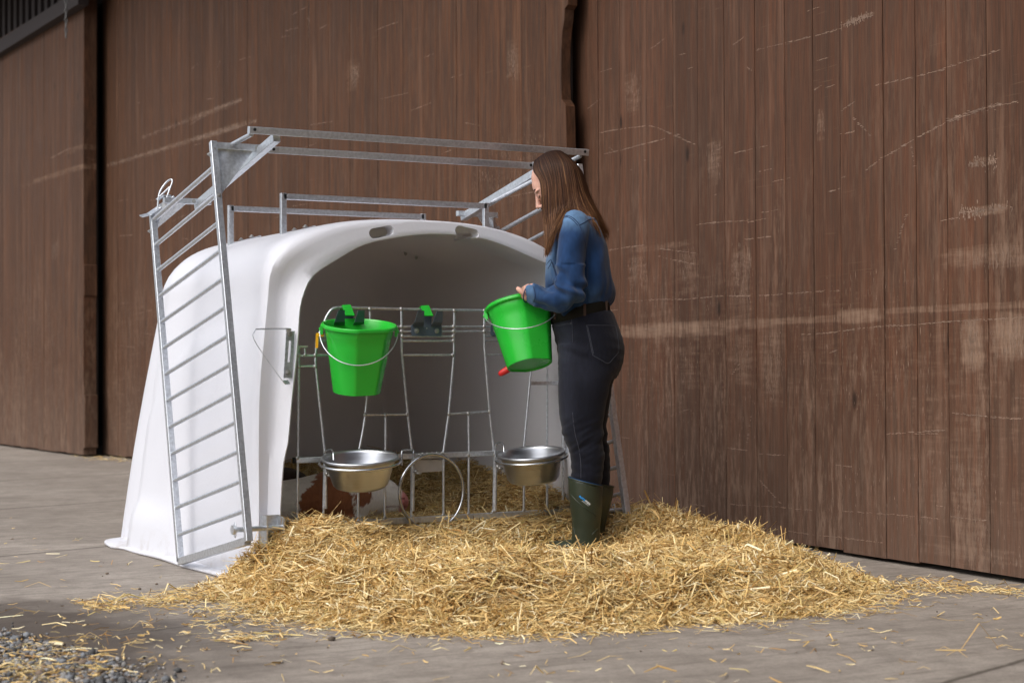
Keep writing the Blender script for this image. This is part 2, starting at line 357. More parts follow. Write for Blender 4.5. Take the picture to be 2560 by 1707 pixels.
# ------------------------------------------------------------------ ground
g = MB(); nx = 60
g.add([(-60, -40, 0), (80, -40, 0), (80, 120, 0), (-60, 120, 0)], [(0, 1, 2, 3)])
tag(g.build('ground', CONC), kind='structure', label='grey concrete yard with slab joints and a damp dirty corner')
# ------------------------------------------------------------------ barn walls (boards)
def board_wall(name, p0, p1, seams, h, m, thick=.05, zb=.02, edge=None, scr=None, start_edge=None, gap=.0025):
    """local frame: x along p0->p1, -y towards the yard, z up; every board is a slab with its own tiny offset"""
    p0 = Vector((*p0, 0)); p1 = Vector((*p1, 0)); d = (p1-p0).normalized(); ang = math.atan2(d.y, d.x)
    root = empty(name, p0, ang); side = 1 if (Vector((-d.y, d.x, 0)).dot(C-p0) > 0) else -1   # local +y*side faces the camera
    b = MB(); brd = []; rr = random.Random(len(seams)*13+int(h*10)); offs = []
    for i in range(len(seams)-1):
        x0, x1 = seams[i]+gap, seams[i+1]-gap; of = rr.uniform(0, .004); offs.append((seams[i], seams[i+1], of)); yb = (of)*side; yk = -thick*side
        z0 = zb+rr.uniform(-.004, .006); zs = [z0, h]; c = .0025
        pr = [(x0, yk), (x1, yk), (x1, yb-c*side), (x1-c, yb), (x0+c, yb), (x0, yb-c*side)]
        if edge and i == len(seams)-2:
            rings = []
            for z, e in edge: rings.append([Vector((min(x, e) if x < x1-.01 else e-(x1-x), y, z)) for x, y in pr])
            b.loft(rings, smooth=False); cnt = len(rings)*6+12
        elif start_edge and i == 0:
            rings = []
            for z, e in start_edge: rings.append([Vector((e+(x-x0) if x < x0+.01 else x, y, z)) for x, y in pr])
            b.loft(rings, smooth=False); cnt = len(rings)*6+12
        else:
            b.loft([[Vector((x, y, z)) for x, y in pr] for z in zs], smooth=False); cnt = 24
        brd += [(rr.random(), rr.random(), 0, 1)]*cnt
    o = b.build('boards', m, root); a = o.data.attributes.new('brd', 'FLOAT_COLOR', 'POINT'); a.data.foreach_set('color', np.array(brd, np.float32).ravel())
    k = MB(); k.box(((seams[0]+seams[-1])/2, -(thick+.012)*side, h/2+zb), (seams[-1]-seams[0]-.04, .016, h-.1)); k.build('backing', DARKW, root)
    if scr:
        s = MB(); rs = random.Random(5)
        def yo(x):
            for a0, a1, of in offs:
                if a0+.004 <= x <= a1-.004: return (of+.0012)*side
            return None
        def fleck(x, z, lx, lz):
            y = yo(x)
            if y is None: return
            pts = [(x-lx*rs.uniform(.7, 1.3)/2, z+rs.uniform(-.3, .3)*lz), (x+rs.uniform(-.2, .2)*lx, z-lz/2), (x+lx*rs.uniform(.7, 1.3)/2, z+rs.uniform(-.3, .3)*lz), (x+rs.uniform(-.2, .2)*lx, z+lz/2)]
            if any(yo(q[0]) is None for q in pts): return
            s.add([Vector((px, y, pz)) for px, pz in pts], [(0, 1, 2, 3) if side > 0 else (3, 2, 1, 0)])
        for kind, x0, z0, x1, z1, wd, dens in scr:
            if kind == 'l':
                L = math.hypot(x1-x0, z1-z0); nn = int(L/.0042*dens)
                for q in range(nn):
                    t = rs.random(); am = .5+.5*noise.noise(Vector((t*L*6, x0*7, z0*3)))
                    if rs.random() > am*1.3: continue
                    x = x0+(x1-x0)*t; z = z0+(z1-z0)*t+.006*noise.noise(Vector((t*L*3, z0*9, 1)))+rs.gauss(0, wd/2.4)
                    if wd > .012: fleck(x, z, rs.uniform(.002, .008), rs.uniform(.006, .02))
                    else: fleck(x, z, rs.uniform(.006, .03), rs.uniform(.0012, .003))
            else:
                A = (x1-x0)*abs(z1-z0); nn = int(A/.0001*dens)
                for q in range(nn):
                    x = rs.uniform(x0, x1); z = rs.uniform(min(z0, z1), max(z0, z1)); u = 2*(x-x0)/(x1-x0)-1; v = 2*(z-z0)/(z1-z0)-1
                    e = (1-u*u)*(1-v*v); am = .5+.5*noise.noise(Vector((x*30, z*5, 2)))+.4*noise.noise(Vector((x*9, z*9, 4)))
                    if rs.random() > e*am*1.5: continue
                    fleck(x, z, rs.uniform(.001, .003), rs.uniform(.008, .04))
        s.build('scratches', WORN, root)
    return root
S1 = [(1.994, 2.306, 2.473, 2.289), (2.488, 2.291, 2.679, 2.288), (2.679, 2.305, 2.904, 2.302), (2.914, 2.004, 3.364, 2.001), (3.364, 2.005, 3.69, 2.026), (2.964, 1.694, 3.361, 1.788), (3.361, 1.792, 3.62, 1.816), (3.62, 1.816, 3.797, 1.814), (2.848, 1.652, 2.964, 1.694), (0.436, 2.107, 0.962, 2.084), (0.962, 2.084, 1.126, 2.038), (1.126, 2.038, 1.474, 1.916), (0.458, 1.985, 1.165, 1.988), (1.47, 1.524, 1.935, 1.513), (3.453, 1.422, 3.76, 1.419), (1.899, 1.422, 2.133, 1.42), (3.148, 1.738, 3.179, 1.614), (1.818, 1.843, 2.122, 1.846), (2.675, 1.927, 2.775, 1.956), (2.76, 1.89, 2.884, 1.795), (0.498, 1.457, 0.955, 1.46), (1.099, 1.43, 1.468, 1.382), (1.078, 1.391, 1.43, 1.331), (3.514, 1.61, 3.674, 1.608), (3.039, 1.3, 3.119, 1.449),
      (0.739, 1.171, 2.211, 1.154), (2.227, 1.153, 2.651, 1.149), (2.365, 0.961, 2.956, 0.988), (2.956, 0.988, 3.811, 1.001), (1.731, 0.431, 1.905, 0.429), (2.669, 0.195, 3.305, 0.208), (1.763, 0.163, 2.433, 0.178), (2.23, 0.073, 2.945, 0.082), (3.371, 0.637, 3.639, 0.627), (3.594, 0.626, 3.804, 0.623), (1.77, 0.774, 1.858, 0.84), (2.977, 0.538, 3.358, 0.566), (2.006, 0.414, 2.218, 0.419), (3.378, 0.222, 3.589, 0.222)]
scr = [('l', *q, .004, 1.3) for q in S1]

scr += [('l', 3.45, 1.42, 3.76, 1.42, .03, 3), ('l', 2.679, 2.30, 2.904, 2.31, .02, 3), ('l', 3.5, 1.61, 3.67, 1.6, .03, 3), ('l', 3.361, 1.792, 3.7, 1.82, .012, 2.5)]
PT = [(3.459, 0.80, 3.59, 1.0, 5), (3.621, 0.84, 3.85, 0.99, 5), (2.029, 0.63, 2.22, 1.0, 1.6), (1.758, 1.1, 1.981, 1.45, 1.7), (1.772, .75, 1.977, .93, 1.6), (3.405, .19, 3.461, .55, 1.6), (3.463, .1, 3.6, .4, 1.6), (2.76, .66, 2.81, .76, 1.4), (.764, 1.2, .974, 1.42, 1.2), (1.271, .7, 1.461, .95, 1), (3.35, .05, 3.9, .13, 1.2), (3.5, 1.18, 3.85, 1.28, 2.2), (.72, 1.28, .953, 1.4, 1.2), (1.277, 1.2, 1.468, 1.43, 1.2), (2.48, 1.83, 2.56, 1.95, 1), (1.55, 1.72, 1.71, 1.93, .9), (.709, 2.16, .921, 2.39, .7), (2.25, .55, 3.4, 1.25, .25), (.6, .2, 2.2, 1.3, .16), (2.2, .05, 3.9, .5, .2)]
scr += [('p', q[0], q[1], q[2], q[3], 0, q[4]*.3) for q in PT]
rs_ = random.Random(11)
for q in range(50):
    x = rs_.uniform(.3, 3.9); z = rs_.uniform(.1, 2.6)**1; L = rs_.uniform(.02, .16)*(1.5 if z < 1.3 else 1); a = rs_.choice([0, 0, 0, .05, .2, 1.3, -.5]); scr.append(('l', x, z, x+L*math.cos(a), z+L*math.sin(a), .003, 1.2))
seamsR = [0.0, 0.425, 0.667, 0.962, 1.236, 1.477, 1.722, 1.991, 2.239, 2.459, 2.662, 2.966, 3.178, 3.374, 3.613, 3.86, 4.1, 4.33, 4.6, 4.85, 5.1, 5.35, 5.6]
seamsR = [-.55, -.28]+seamsR
wr = board_wall('barn_door', (5.227, 8.594), (4.936, 4.807), seamsR, 4.8, WOOD, scr=scr, gap=.003)
tag(wr, 'right-hand barn door of broad brown boards with a pale scraped band at hip height', 'barn door', 'brown boarded barn doors')
# middle panel; its near edge is broken away above the woman's head
seamsM = [0.05]; rr = random.Random(3)
fixed = [.972*q_ for q_ in (3.291, 3.808, 4.018, 4.529, 4.824, 4.992, 5.702, 6.146, 6.339, 6.527, 6.815, 6.995, 7.268, 7.54, 7.804, 8.065, 8.332, 8.513)]
while seamsM[-1] < 3.0: seamsM.append(seamsM[-1]+rr.uniform(.2, .3))
seamsM = seamsM[:-1]+[q+.0 for q in fixed]
seamsM2 = []
for q in seamsM:
    if seamsM2 and q-seamsM2[-1] > .4: seamsM2.append((q+seamsM2[-1])/2)
    seamsM2.append(q)
E0 = 8.295
edge = [(z_*1.03 if z_ > .1 else z_, e_) for z_, e_ in [(.02, E0+.02), (1.2, E0+.02), (1.62, E0+.02), (1.9, E0+.02), (1.99, E0+.018), (2.2, E0+.012), (2.215, E0+.0), (2.24, E0-.028), (2.35, E0-.035), (2.5, E0-.03), (2.6, E0-.02), (2.66, E0+.0), (2.72, E0+.008), (2.74, E0+.04), (3.4, E0+.045), (4.75, E0+.045)]]
scm = [('l', 0.2, 2.75, 1.6, 2.74, .02, 2.2), ('l', 1.6, 2.74, 3.876, 2.725, .016, 2.6), ('l', 1.2, 2.9, 3.533, 2.93, .02, 1.3), ('l', 3.0, 2.93, 3.6, 2.93, .02, 2.5), ('l', 2.6, 2.74, 3.5, 2.73, .02, 3), ('p', 5.55, 2.75, 5.7, 2.9, 0, 1), ('l', 4.447, 3.326, 4.678, 3.308, .01, 1), ('p', 4.83, 3.18, 4.9, 3.42, 0, .8), ('p', 7.68, 2.5, 7.8, 2.7, 0, 1), ('p', 7.2, 1.75, 8.2, 2.2, 0, .25), ('p', .3, .3, 4, 1.6, 0, .10)]
for q in range(60):
    x = rs_.uniform(.3, 8.2); z = rs_.uniform(.3, 3.6); scm.append(('l', x, z, x+rs_.uniform(.05, .5), z+rs_.gauss(0, .02), .004, 1))
wm = board_wall('barn_door', (4.9, 16.6), (5.06, 8.31), seamsM2, 4.8, WOODF, thick=.06, edge=edge, scr=scm, gap=.0016)
tag(wm, 'long middle barn door behind the white hutch, its near edge splintered', 'barn door', 'brown boarded barn doors')
sL = [-6.0]
while sL[-1] < 2.7: sL.append(sL[-1]+rr.uniform(.16, .28))
sL[-1] = 2.96
eL = [(.02, 2.94), (.08, 2.94), (.09, 2.985), (.58, 2.985), (.585, 2.95), (1.2, 2.945), (1.5, 2.95), (1.52, 2.965), (1.8, 2.965), (1.81, 2.95), (2.7, 2.95), (4.3, 2.97), (4.42, 2.97)]
wl = board_wall('barn_door', (4.597, 19.329), (4.672, 16.445), sL, 4.42, WOODF, thick=.12, edge=eL, gap=.0016, scr=[('l', 1.9, 2.92, 2.6, 2.95, .01, 2), ('p', 1.9, 1.9, 2.2, 2.1, 0, 1.3), ('p', -.5, .2, 2.5, 2, 0, .06)])
tag(wl, 'leftmost sliding barn door under the dark iron rail', 'barn door', 'brown boarded barn doors')
# rail and ribbed cladding above the left door, and the hanging chain
rt = empty('door_rail', (4.64, 17.5, 4.3)); tag(rt, 'dark iron sliding rail above the leftmost barn door', 'rail')
keep(MB().bar((4.45, 26, 4.25), (4.62, 16.2, 4.29), .14, .10).build('track', IRON), rt)
keep(MB().bar((4.56, 26, 4.34), (4.74, 16.2, 4.37), .04, .26).build('cover', IRON), rt)
cl = empty('ribbed_cladding', (4.8, 20, 4.5)); tag(cl, 'dark vertical slatted cladding above the sliding rail', 'cladding')
b = MB(); y = 16.55
while y < 27:
    xx = 4.86-(y-16.5)*.018; b.box((xx, y, 6), (.05, .12, 3.3)); y += .24
b.box((4.95, 21.5, 6), (.03, 10.2, 3.3)); keep(b.build('slats', IRON), cl)
ch = MB(); p = on(165, 88, 'X', 4.45)
for i in range(26):
    z = p.z+i*.045; a = i % 2
    pts = [Vector((p.x, p.y, z))+Vector(((.011*math.cos(t)) if a else 0, 0 if a else .011*math.cos(t), .027*math.sin(t))) for t in np.linspace(0, 2*PI, 10)[:-1]]
    ch.tube(pts, .0055, 6, closed=True)
tag(ch.build('chain', mat('dull_chain', (.16, .16, .16), .6, .5)), 'short steel chain hanging in front of the leftmost barn door', 'chain')
# unseen eave added above the frame to shade the upper wall
ev = MB(); ev.box((4.5, 14, 5.25), (2.2, 30, .12)); ev.box((5.05, 14, 5.0), (.2, 30, .5))
tag(ev.build('added_eave', IRON), 'unseen eave added over the boarded doors to shade the upper wall', 'roof')
bk = MB(); bk.box((5.62, 12, 2.6), (.1, 34, 5.2)); bk.box((5.2, 16.0, 2.6), (.5, .06, 5.1)); tag(bk.build('inner_wall', DARKW), 'dark inner wall seen in the gaps between the barn doors', 'wall')
# unseen barn added behind the camera to dim that side and darken steel reflections
ob = empty('added_barn', (3, -13, 0)); tag(ob, 'dark unseen barn added behind the camera to dim light and reflections', 'barn')
q = MB(); q.box((5, -13, 3.6), (26, 6, 7.2)); keep(q.build('wall', WOODF), ob)
q = MB(); q.add([(-9, -9.3, 6.9), (19, -9.3, 6.9), (19, -13, 9.6), (-9, -13, 9.6), (-9, -16.7, 6.9), (19, -16.7, 6.9)], [(0, 1, 2, 3), (3, 2, 5, 4), (0, 3, 4), (1, 5, 2), (0, 4, 5, 1)]); keep(q.build('roof', IRON), ob)
q = MB()
for x in (-3, 3, 9): q.box((x, -9.97, 1.6), (2.4, .08, 3.2))
qs = MB()
for x in (-3, 3, 9): qs.mark(); qs.box((x, -9.97, 1.6), (2.4, .08, 3.2))
builds(qs, 'door', IRON, lambda o: keep(o, ob))
# ------------------------------------------------------------------ calf hutch
HX = 3.262; NT = 97
def arch(wb, w1, zs, H, n=2.6, flange=0.):
    """left foot -> right foot; returns NT (x, z) with x relative to the hutch centre"""
    half = []
    nl = 30
    for i in range(nl):
        t = i/nl; z = t*zs; half.append((wb+(w1-wb)*t, z))
    m_ = NT//2-nl+1
    for i in range(m_):
        a = (i/(m_-1))*PI/2; c_, s_ = math.cos(a), math.sin(a); e = 2/n
        half.append((w1*abs(c_)**e, zs+(H-zs)*abs(s_)**e))
    return [(-x, z) for x, z in half]+[(x, z) for x, z in half[-2::-1]]
OPL = [(2.565, 0), (2.575, .23), (2.60, .45), (2.622, .528), (2.648, .7), (2.673, .847), (2.688, .95), (2.70, 1.05), (2.722, 1.12), (2.766, 1.19), (2.865, 1.253), (2.982, 1.315), (3.114, 1.349), (3.30, 1.374), (3.498, 1.368), (3.628, 1.341), (3.802, 1.279), (3.854, 1.26), (3.895, 1.215), (3.92, 1.14), (3.935, 1.0), (3.95, .8), (3.97, .5), (3.985, .23), (3.99, 0)]
def resample(P, n):
    P = np.array(catmull(P, 400)); d = np.r_[0, np.cumsum(np.linalg.norm(np.diff(P, axis=0), axis=1))]; s = np.linspace(0, d[-1], n)
    return np.c_[np.interp(s, d, P[:, 0]), np.interp(s, d, P[:, 1])]
ao = np.array(arch(.785, .622, 1.13, 1.436)); ao[:, 0] += HX
ao = resample([tuple(p) for p in ao], NT)
oo = resample(OPL, NT)
yf0 = 6.325; lean = .12
def yfz(z): return yf0+lean*z
def scaled(a, k, dz=0):   # k>0 moves inwards     # shrink towards the axis by k metres
    q = a.copy(); x = q[:, 0]-HX; z = q[:, 1]
    nx_ = np.gradient(z); nz_ = -np.gradient(q[:, 0]); L = np.hypot(nx_, nz_)+1e-9; nx_, nz_ = nx_/L, nz_/L
    q[:, 0] = q[:, 0]+nx_*k; q[:, 1] = np.maximum(q[:, 1]-0*k+nz_*k, 0); return q
def widen(v, f=1.):      # the mouth of the hutch is broader than its back
    d = v.x-HX; s = -1 if d < 0 else 1; k = float(.15+.85*smoothstep(.05, .85, v.z))*min(1, abs(d)/.55)**2
    v.x += s*f*k*.072*max(0., 1-max(0., v.y-6.4)/1.75); return v
def ring(a, y, leanf=1., wf=0.): return [widen(Vector((p[0], y+lean*p[1]*leanf, p[1])), wf) for p in a]
YB = 8.22; rb = .30
def outer(k=0.):
    rs = []
    for yy in np.r_[np.linspace(6.42, 7.85, 26)]:
        a = scaled(ao, k); lf = max(0, 1-(yy-6.42)/1.2); r = ring(a, yy, lf, 1.)
        if k == 0:
            for v in r:
                s = -1 if v.x < HX else 1; wgt = min(1, abs(v.x-HX)/.6)
                zc = 1.02-.10*(yy-6.5)-.22*max(0, yy-7.2)**2*3
                v.x += s*wgt*.017*float(1-smoothstep(zc-.03, zc+.03, v.z))*float(smoothstep(6.55, 6.8, yy)); v.x += s*.026*float(1-smoothstep(.14, .25, v.z))*float(smoothstep(7.0, 7.7, yy))
        rs.append(r)
    for t in np.linspace(0, 1, 14)[1:]:
        ph = t*PI/2; q = scaled(ao, k); f = 1-(1-math.cos(ph))*.30; yy = 7.85+(.37-abs(k))*math.sin(ph)
        r = []
        for p in q:
            zf = p[1]/1.436; sh = 1-(1-math.cos(ph))*(.07+.16*zf**3); r.append(Vector((HX+(p[0]-HX)*sh, yy-.13*zf**2*t, p[1]*(1-(1-math.cos(ph))*.115*zf))))
        rs.append(r)
    return rs
rings_out = outer(0); rings_in = outer(.03)
lerp = lambda a, b, t: a*(1-t)+b*t
def gv(r, amt):    # recess of the front face, fading out over the crown
    return [v+Vector((0, amt*float(1-smoothstep(1.12, 1.30, v.z))-.016*float(smoothstep(1.12, 1.30, v.z)), 0)) for v in r]
FL = [(.30, .018), (.45, .034), (.62, .032), (.78, .028)]
back = [ring(scaled(ao, .035), yf0+.085, 1, 1), ring(lerp(oo, ao, .72), yf0+.06, 1, .72), ring(lerp(oo, ao, .35), yf0+.05, 1, .35), ring(lerp(oo, ao, .18), yf0+.05), ring(scaled(oo, -.014), yf0+.20)]
front = [ring(scaled(oo, -.0), yf0+.20, 1), ring(oo, yf0+.02), ring(oo, yf0-.012), ring(scaled(oo, -.006), yf0-.016)]+[gv(ring(lerp(oo, ao, f_), yf0, 1, f_), a_) for f_, a_ in FL]+[gv(ring(lerp(oo, ao, .90), yf0+.012, 1, .9), .014), ring(lerp(oo, ao, .97), yf0+.035, 1, .97), ring(ao, yf0+.085, 1, 1)]
seq = [rings_in[i] for i in range(len(rings_in)-1, 0, -1) if rings_in[i][0].y > yf0+.13]+back+front+rings_out
hb = MB(); hb.loft(seq, cap=False, closed=False)
# close the back (outer and inner) with fans
for r in (rings_out[-1], rings_in[-1]):
    c = sum(r, Vector())/len(r); c.y += .02; c.z *= .8; hb.add([c]+r, [(0, i+1, i+2) for i in range(len(r)-1)]+[(0, len(r), 1)], True)
hut = empty('calf_hutch', (HX, 7.2, 0)); tag(hut, 'white arched fibreglass calf hutch standing against the barn doors', 'calf hutch')
# close the feet so the wall is solid
k = NT; n_ = len(seq); feetL = [s[0] for s in seq]; feetR = [s[-1] for s in seq]
shell = hb.build('shell_raw', WHITE)
bm_ = __import__('bmesh').new(); bm_.from_mesh(shell.data); B = __import__('bmesh')
B.ops.remove_doubles(bm_, verts=bm_.verts, dist=.0004); 
es = [e for e in bm_.edges if e.is_boundary]
try: B.ops.holes_fill(bm_, edges=es, sides=0)
except Exception as ex: print('holes', ex)
B.ops.recalc_face_normals(bm_, faces=bm_.faces); print('boundary left', sum(e.is_boundary for e in bm_.edges), 'nonmanifold', sum(not e.is_manifold for e in bm_.edges)); bm_.to_mesh(shell.data); bm_.free()
# oblong hand holes in the front rim
cut = MB()
for (xa, za, xb, zb_) in ((3.035, 1.366, 3.105, 1.381), (3.430, 1.392, 3.500, 1.380)):
    d = Vector((xb-xa, 0, zb_-za)).normalized(); u = Vector((-d.z, 0, d.x)); rr_ = .021; pf = []
    for i in range(9): a = PI/2+PI*i/8; pf.append(Vector((xa, 0, za))+d*(rr_*math.cos(a))+u*(rr_*math.sin(a)))
    for i in range(9): a = -PI/2+PI*i/8; pf.append(Vector((xb, 0, zb_))+d*(rr_*math.cos(a))+u*(rr_*math.sin(a)))
    cut.loft([[v+Vector((0, y, 0)) for v in pf] for y in (6.38, 6.75)], smooth=False)
cu = cut.build('cutter', WHITE); bm_ = B.new(); bm_.from_mesh(cu.data); B.ops.recalc_face_normals(bm_, faces=bm_.faces); bm_.to_mesh(cu.data); bm_.free()
md = shell.modifiers.new('b', 'BOOLEAN'); md.operation = 'DIFFERENCE'; md.object = cu; md.solver = 'EXACT'
dg = bpy.context.evaluated_depsgraph_get(); me = bpy.data.meshes.new_from_object(shell.evaluated_get(dg)); bpy.data.objects.remove(shell); bpy.data.objects.remove(cu)
print('hutch', len(me.polygons))
shell = bpy.data.objects.new('shell', me); col.objects.link(shell); me.set_sharp_from_angle(angle=R(50)); keep(shell, hut)
# ground flange, slightly wavy
fl = MB(); path = []
base = [(HX-.785, y) for y in np.linspace(6.36, 7.85, 14)]+[(HX-.785+.10*(1-math.cos(t)), 7.85+.37*math.sin(t)) for t in np.linspace(.2, PI/2, 6)]
base += [(2*HX-x, y) for x, y in base[::-1]]
ri = []
for i, (x, y) in enumerate(base):
    a = base[max(i-1, 0)]; c = base[min(i+1, len(base)-1)]; t = Vector((c[0]-a[0], c[1]-a[1], 0)).normalized(); o_ = Vector((-t.y, t.x, 0)); wv = .058+.003*math.sin(i*1.3)
    if abs(y-8.08) < .16: wv = .09
    lift = .005+.003*math.sin(i*.9)
    p = Vector((x, y, 0)); ri.append([p-o_*.02+Vector((0, 0, .012)), p+o_*wv+Vector((0, 0, lift*.5)), p+o_*(wv+.003)+Vector((0, 0, lift+.006)), p+o_*(wv-.004)+Vector((0, 0, lift+.011)), p+o_*.02+Vector((0, 0, .024)), p-o_*.004+Vector((0, 0, .04)), p-o_*.02+Vector((0, 0, .05))])
fl.loft(ri); keep(fl.build('ground_flange', WHITE), hut)
# galvanised hoops on the roof
def zroof(x):
    i = np.argsort(ao[:, 0]); 
    m_ = (ao[:, 1] > 1.0); q = ao[m_]; j = np.argsort(q[:, 0]); return float(np.interp(x, q[j, 0], q[j, 1]))
def bolt(b, p, n, r=.009, L=.006):
    b.mark(); p = Vector(p); n = Vector(n).normalized(); b.tube([p, p+n*.0015], r*1.45, 16); b.sweep([p+n*.001, p+n*(.001+L)], [(r*math.cos(a*PI/3), r*math.sin(a*PI/3)) for a in range(6)]); b.tube([p+n*L, p+n*(L+.005)], r*.5, 8)
for yy in (6.86, 7.48):
    hp = MB(); xl, xr, zt = 2.80, 3.765, 1.553
    for x, s in ((xl, 1), (xr, -1)):
        hp.bar((x, yy, zroof(x)+.004), (x, yy, zt), .024, .006 if 0 else .022, up=(1, 0, 0))
        x2 = x+s*.14; hp.bar((x-s*.008, yy, zroof(x)+.006), (x2, yy, zroof(x2)+.006), .006, .03, up=(0, 0, 1)); 
    hp.bar((xl, yy, zt-.014), (xr, yy, zt-.014), .024, .022, up=(0, 0, 1))
    ho = keep(hp.build('roof_hoop', GALV), hut)
    bb = MB()
    for x, s in ((xl, 1), (xr, -1)):
        for q in (.05, .10): bolt(bb, (x+s*q, yy, zroof(x+s*q)+.009), (0, 0, 1))
    builds(bb, 'bolt', DULL, lambda o: keep(o, hut))
cp = MB(); cp.bar(on(981, 619, 'Y', 7.48), on(1082, 650, 'Y', 7.44), .034, .004, up=(0, 1, 0)); keep(cp.build('ceiling_strap', GALV), hut)
bb = MB(); bolt(bb, on(1014, 630, 'Y', 7.47), (0, 0, -1), .008, .012); bolt(bb, on(1040, 640, 'Y', 7.46), (0, 0, -1), .008, .012); builds(bb, 'bolt', DULL, lambda o: keep(o, hut))
# side handle: bent strap and slotted plate on the front left corner
def FP(x, y, off=0.):
    off += .022
    return FP_(x, y, off)
def FP_(x, y, off=0.): # a point on the leaning front face, off metres in front
    r = ray(x, y); t = (yf0+.01-off+lean*C.z-C.y)/(r.y-lean*r.z); return C+r*t
hd = MB(); hpts = [FP(719, 829, .012), FP(722, 823, .03), FP(700, 822, .045), FP(646, 823, .05), FP(638, 827, .05), FP(637, 853, .05), FP(704, 949, .045), FP(712, 955, .035), FP(722, 955, .012)]
hd.sweep(catmull(hpts, 40), [(-.0015, -.009), (.0015, -.009), (.0015, .009), (-.0015, .009)], up=(0, 1, 0)); 
pl = [FP(716, 829, .006), FP(737, 827, .006), FP(730, 945, .006), FP(709, 945, .006)]
sl0 = [FP(722.5, 852, .006), FP(728, 852, .006), FP(724.5, 905, .006), FP(719, 905, .006)]
# plate with a slot (frame of four quads) and thickness
vs = pl+sl0; th = Vector((0, .004, 0)); hd.add(vs+[v+th for v in vs], [(0, 1, 5, 4), (1, 2, 6, 5), (2, 3, 7, 6), (3, 0, 4, 7), (0, 8, 9, 1), (1, 9, 10, 2), (2, 10, 11, 3), (3, 11, 8, 0), (4, 5, 13, 12), (5, 6, 14, 13), (6, 7, 15, 14), (7, 4, 12, 15)])
ho = keep(hd.build('handle_bracket', GALV), hut)
bb = MB(); bolt(bb, FP(724, 834, .008), (0, -1, .1), .008); bolt(bb, FP(719, 930, .008), (0, -1, .1), .008); builds(bb, 'bolt', DULL, lambda o: keep(o, hut))
for X_, s in ((2.40, 1), (4.09, -1)):    # hinge brackets at the foot of the front face
    hb2 = MB(); z0 = .215
    yb_ = yfz(z0)-.0
    xb = 2.53 if s > 0 else 3.985
    hb2.box((xb, yb_-.010, z0-.02), (.075, .006, .13)); hb2.box((xb-s*.034, yb_-.040, z0-.02), (.006, .06, .13)); hb2.box((xb+s*.034, yb_-.040, z0+.01), (.006, .06, .06)); keep(hb2.build('hinge_bracket', GALV), hut)
    # pin through the fence stile
    pn = MB(); pn.tube([(X_-s*.03, yb_-.06, z0), (xb+s*.038, yb_-.06, z0)], .010, 12); pn.tube([(X_-s*.042, yb_-.06, z0), (X_-s*.03, yb_-.06, z0)], .018, 14)
    for q in (-.025, .03):
        pn.tube([Vector((X_-q*s, yb_-.06, z0-.02))+Vector((0, .012*math.sin(t), .05+.03*math.cos(t)-.03)) for t in np.linspace(.4, 2*PI-.4, 12)], .0018, 5)
    keep(pn.build('hinge_pin', GALV), hut)
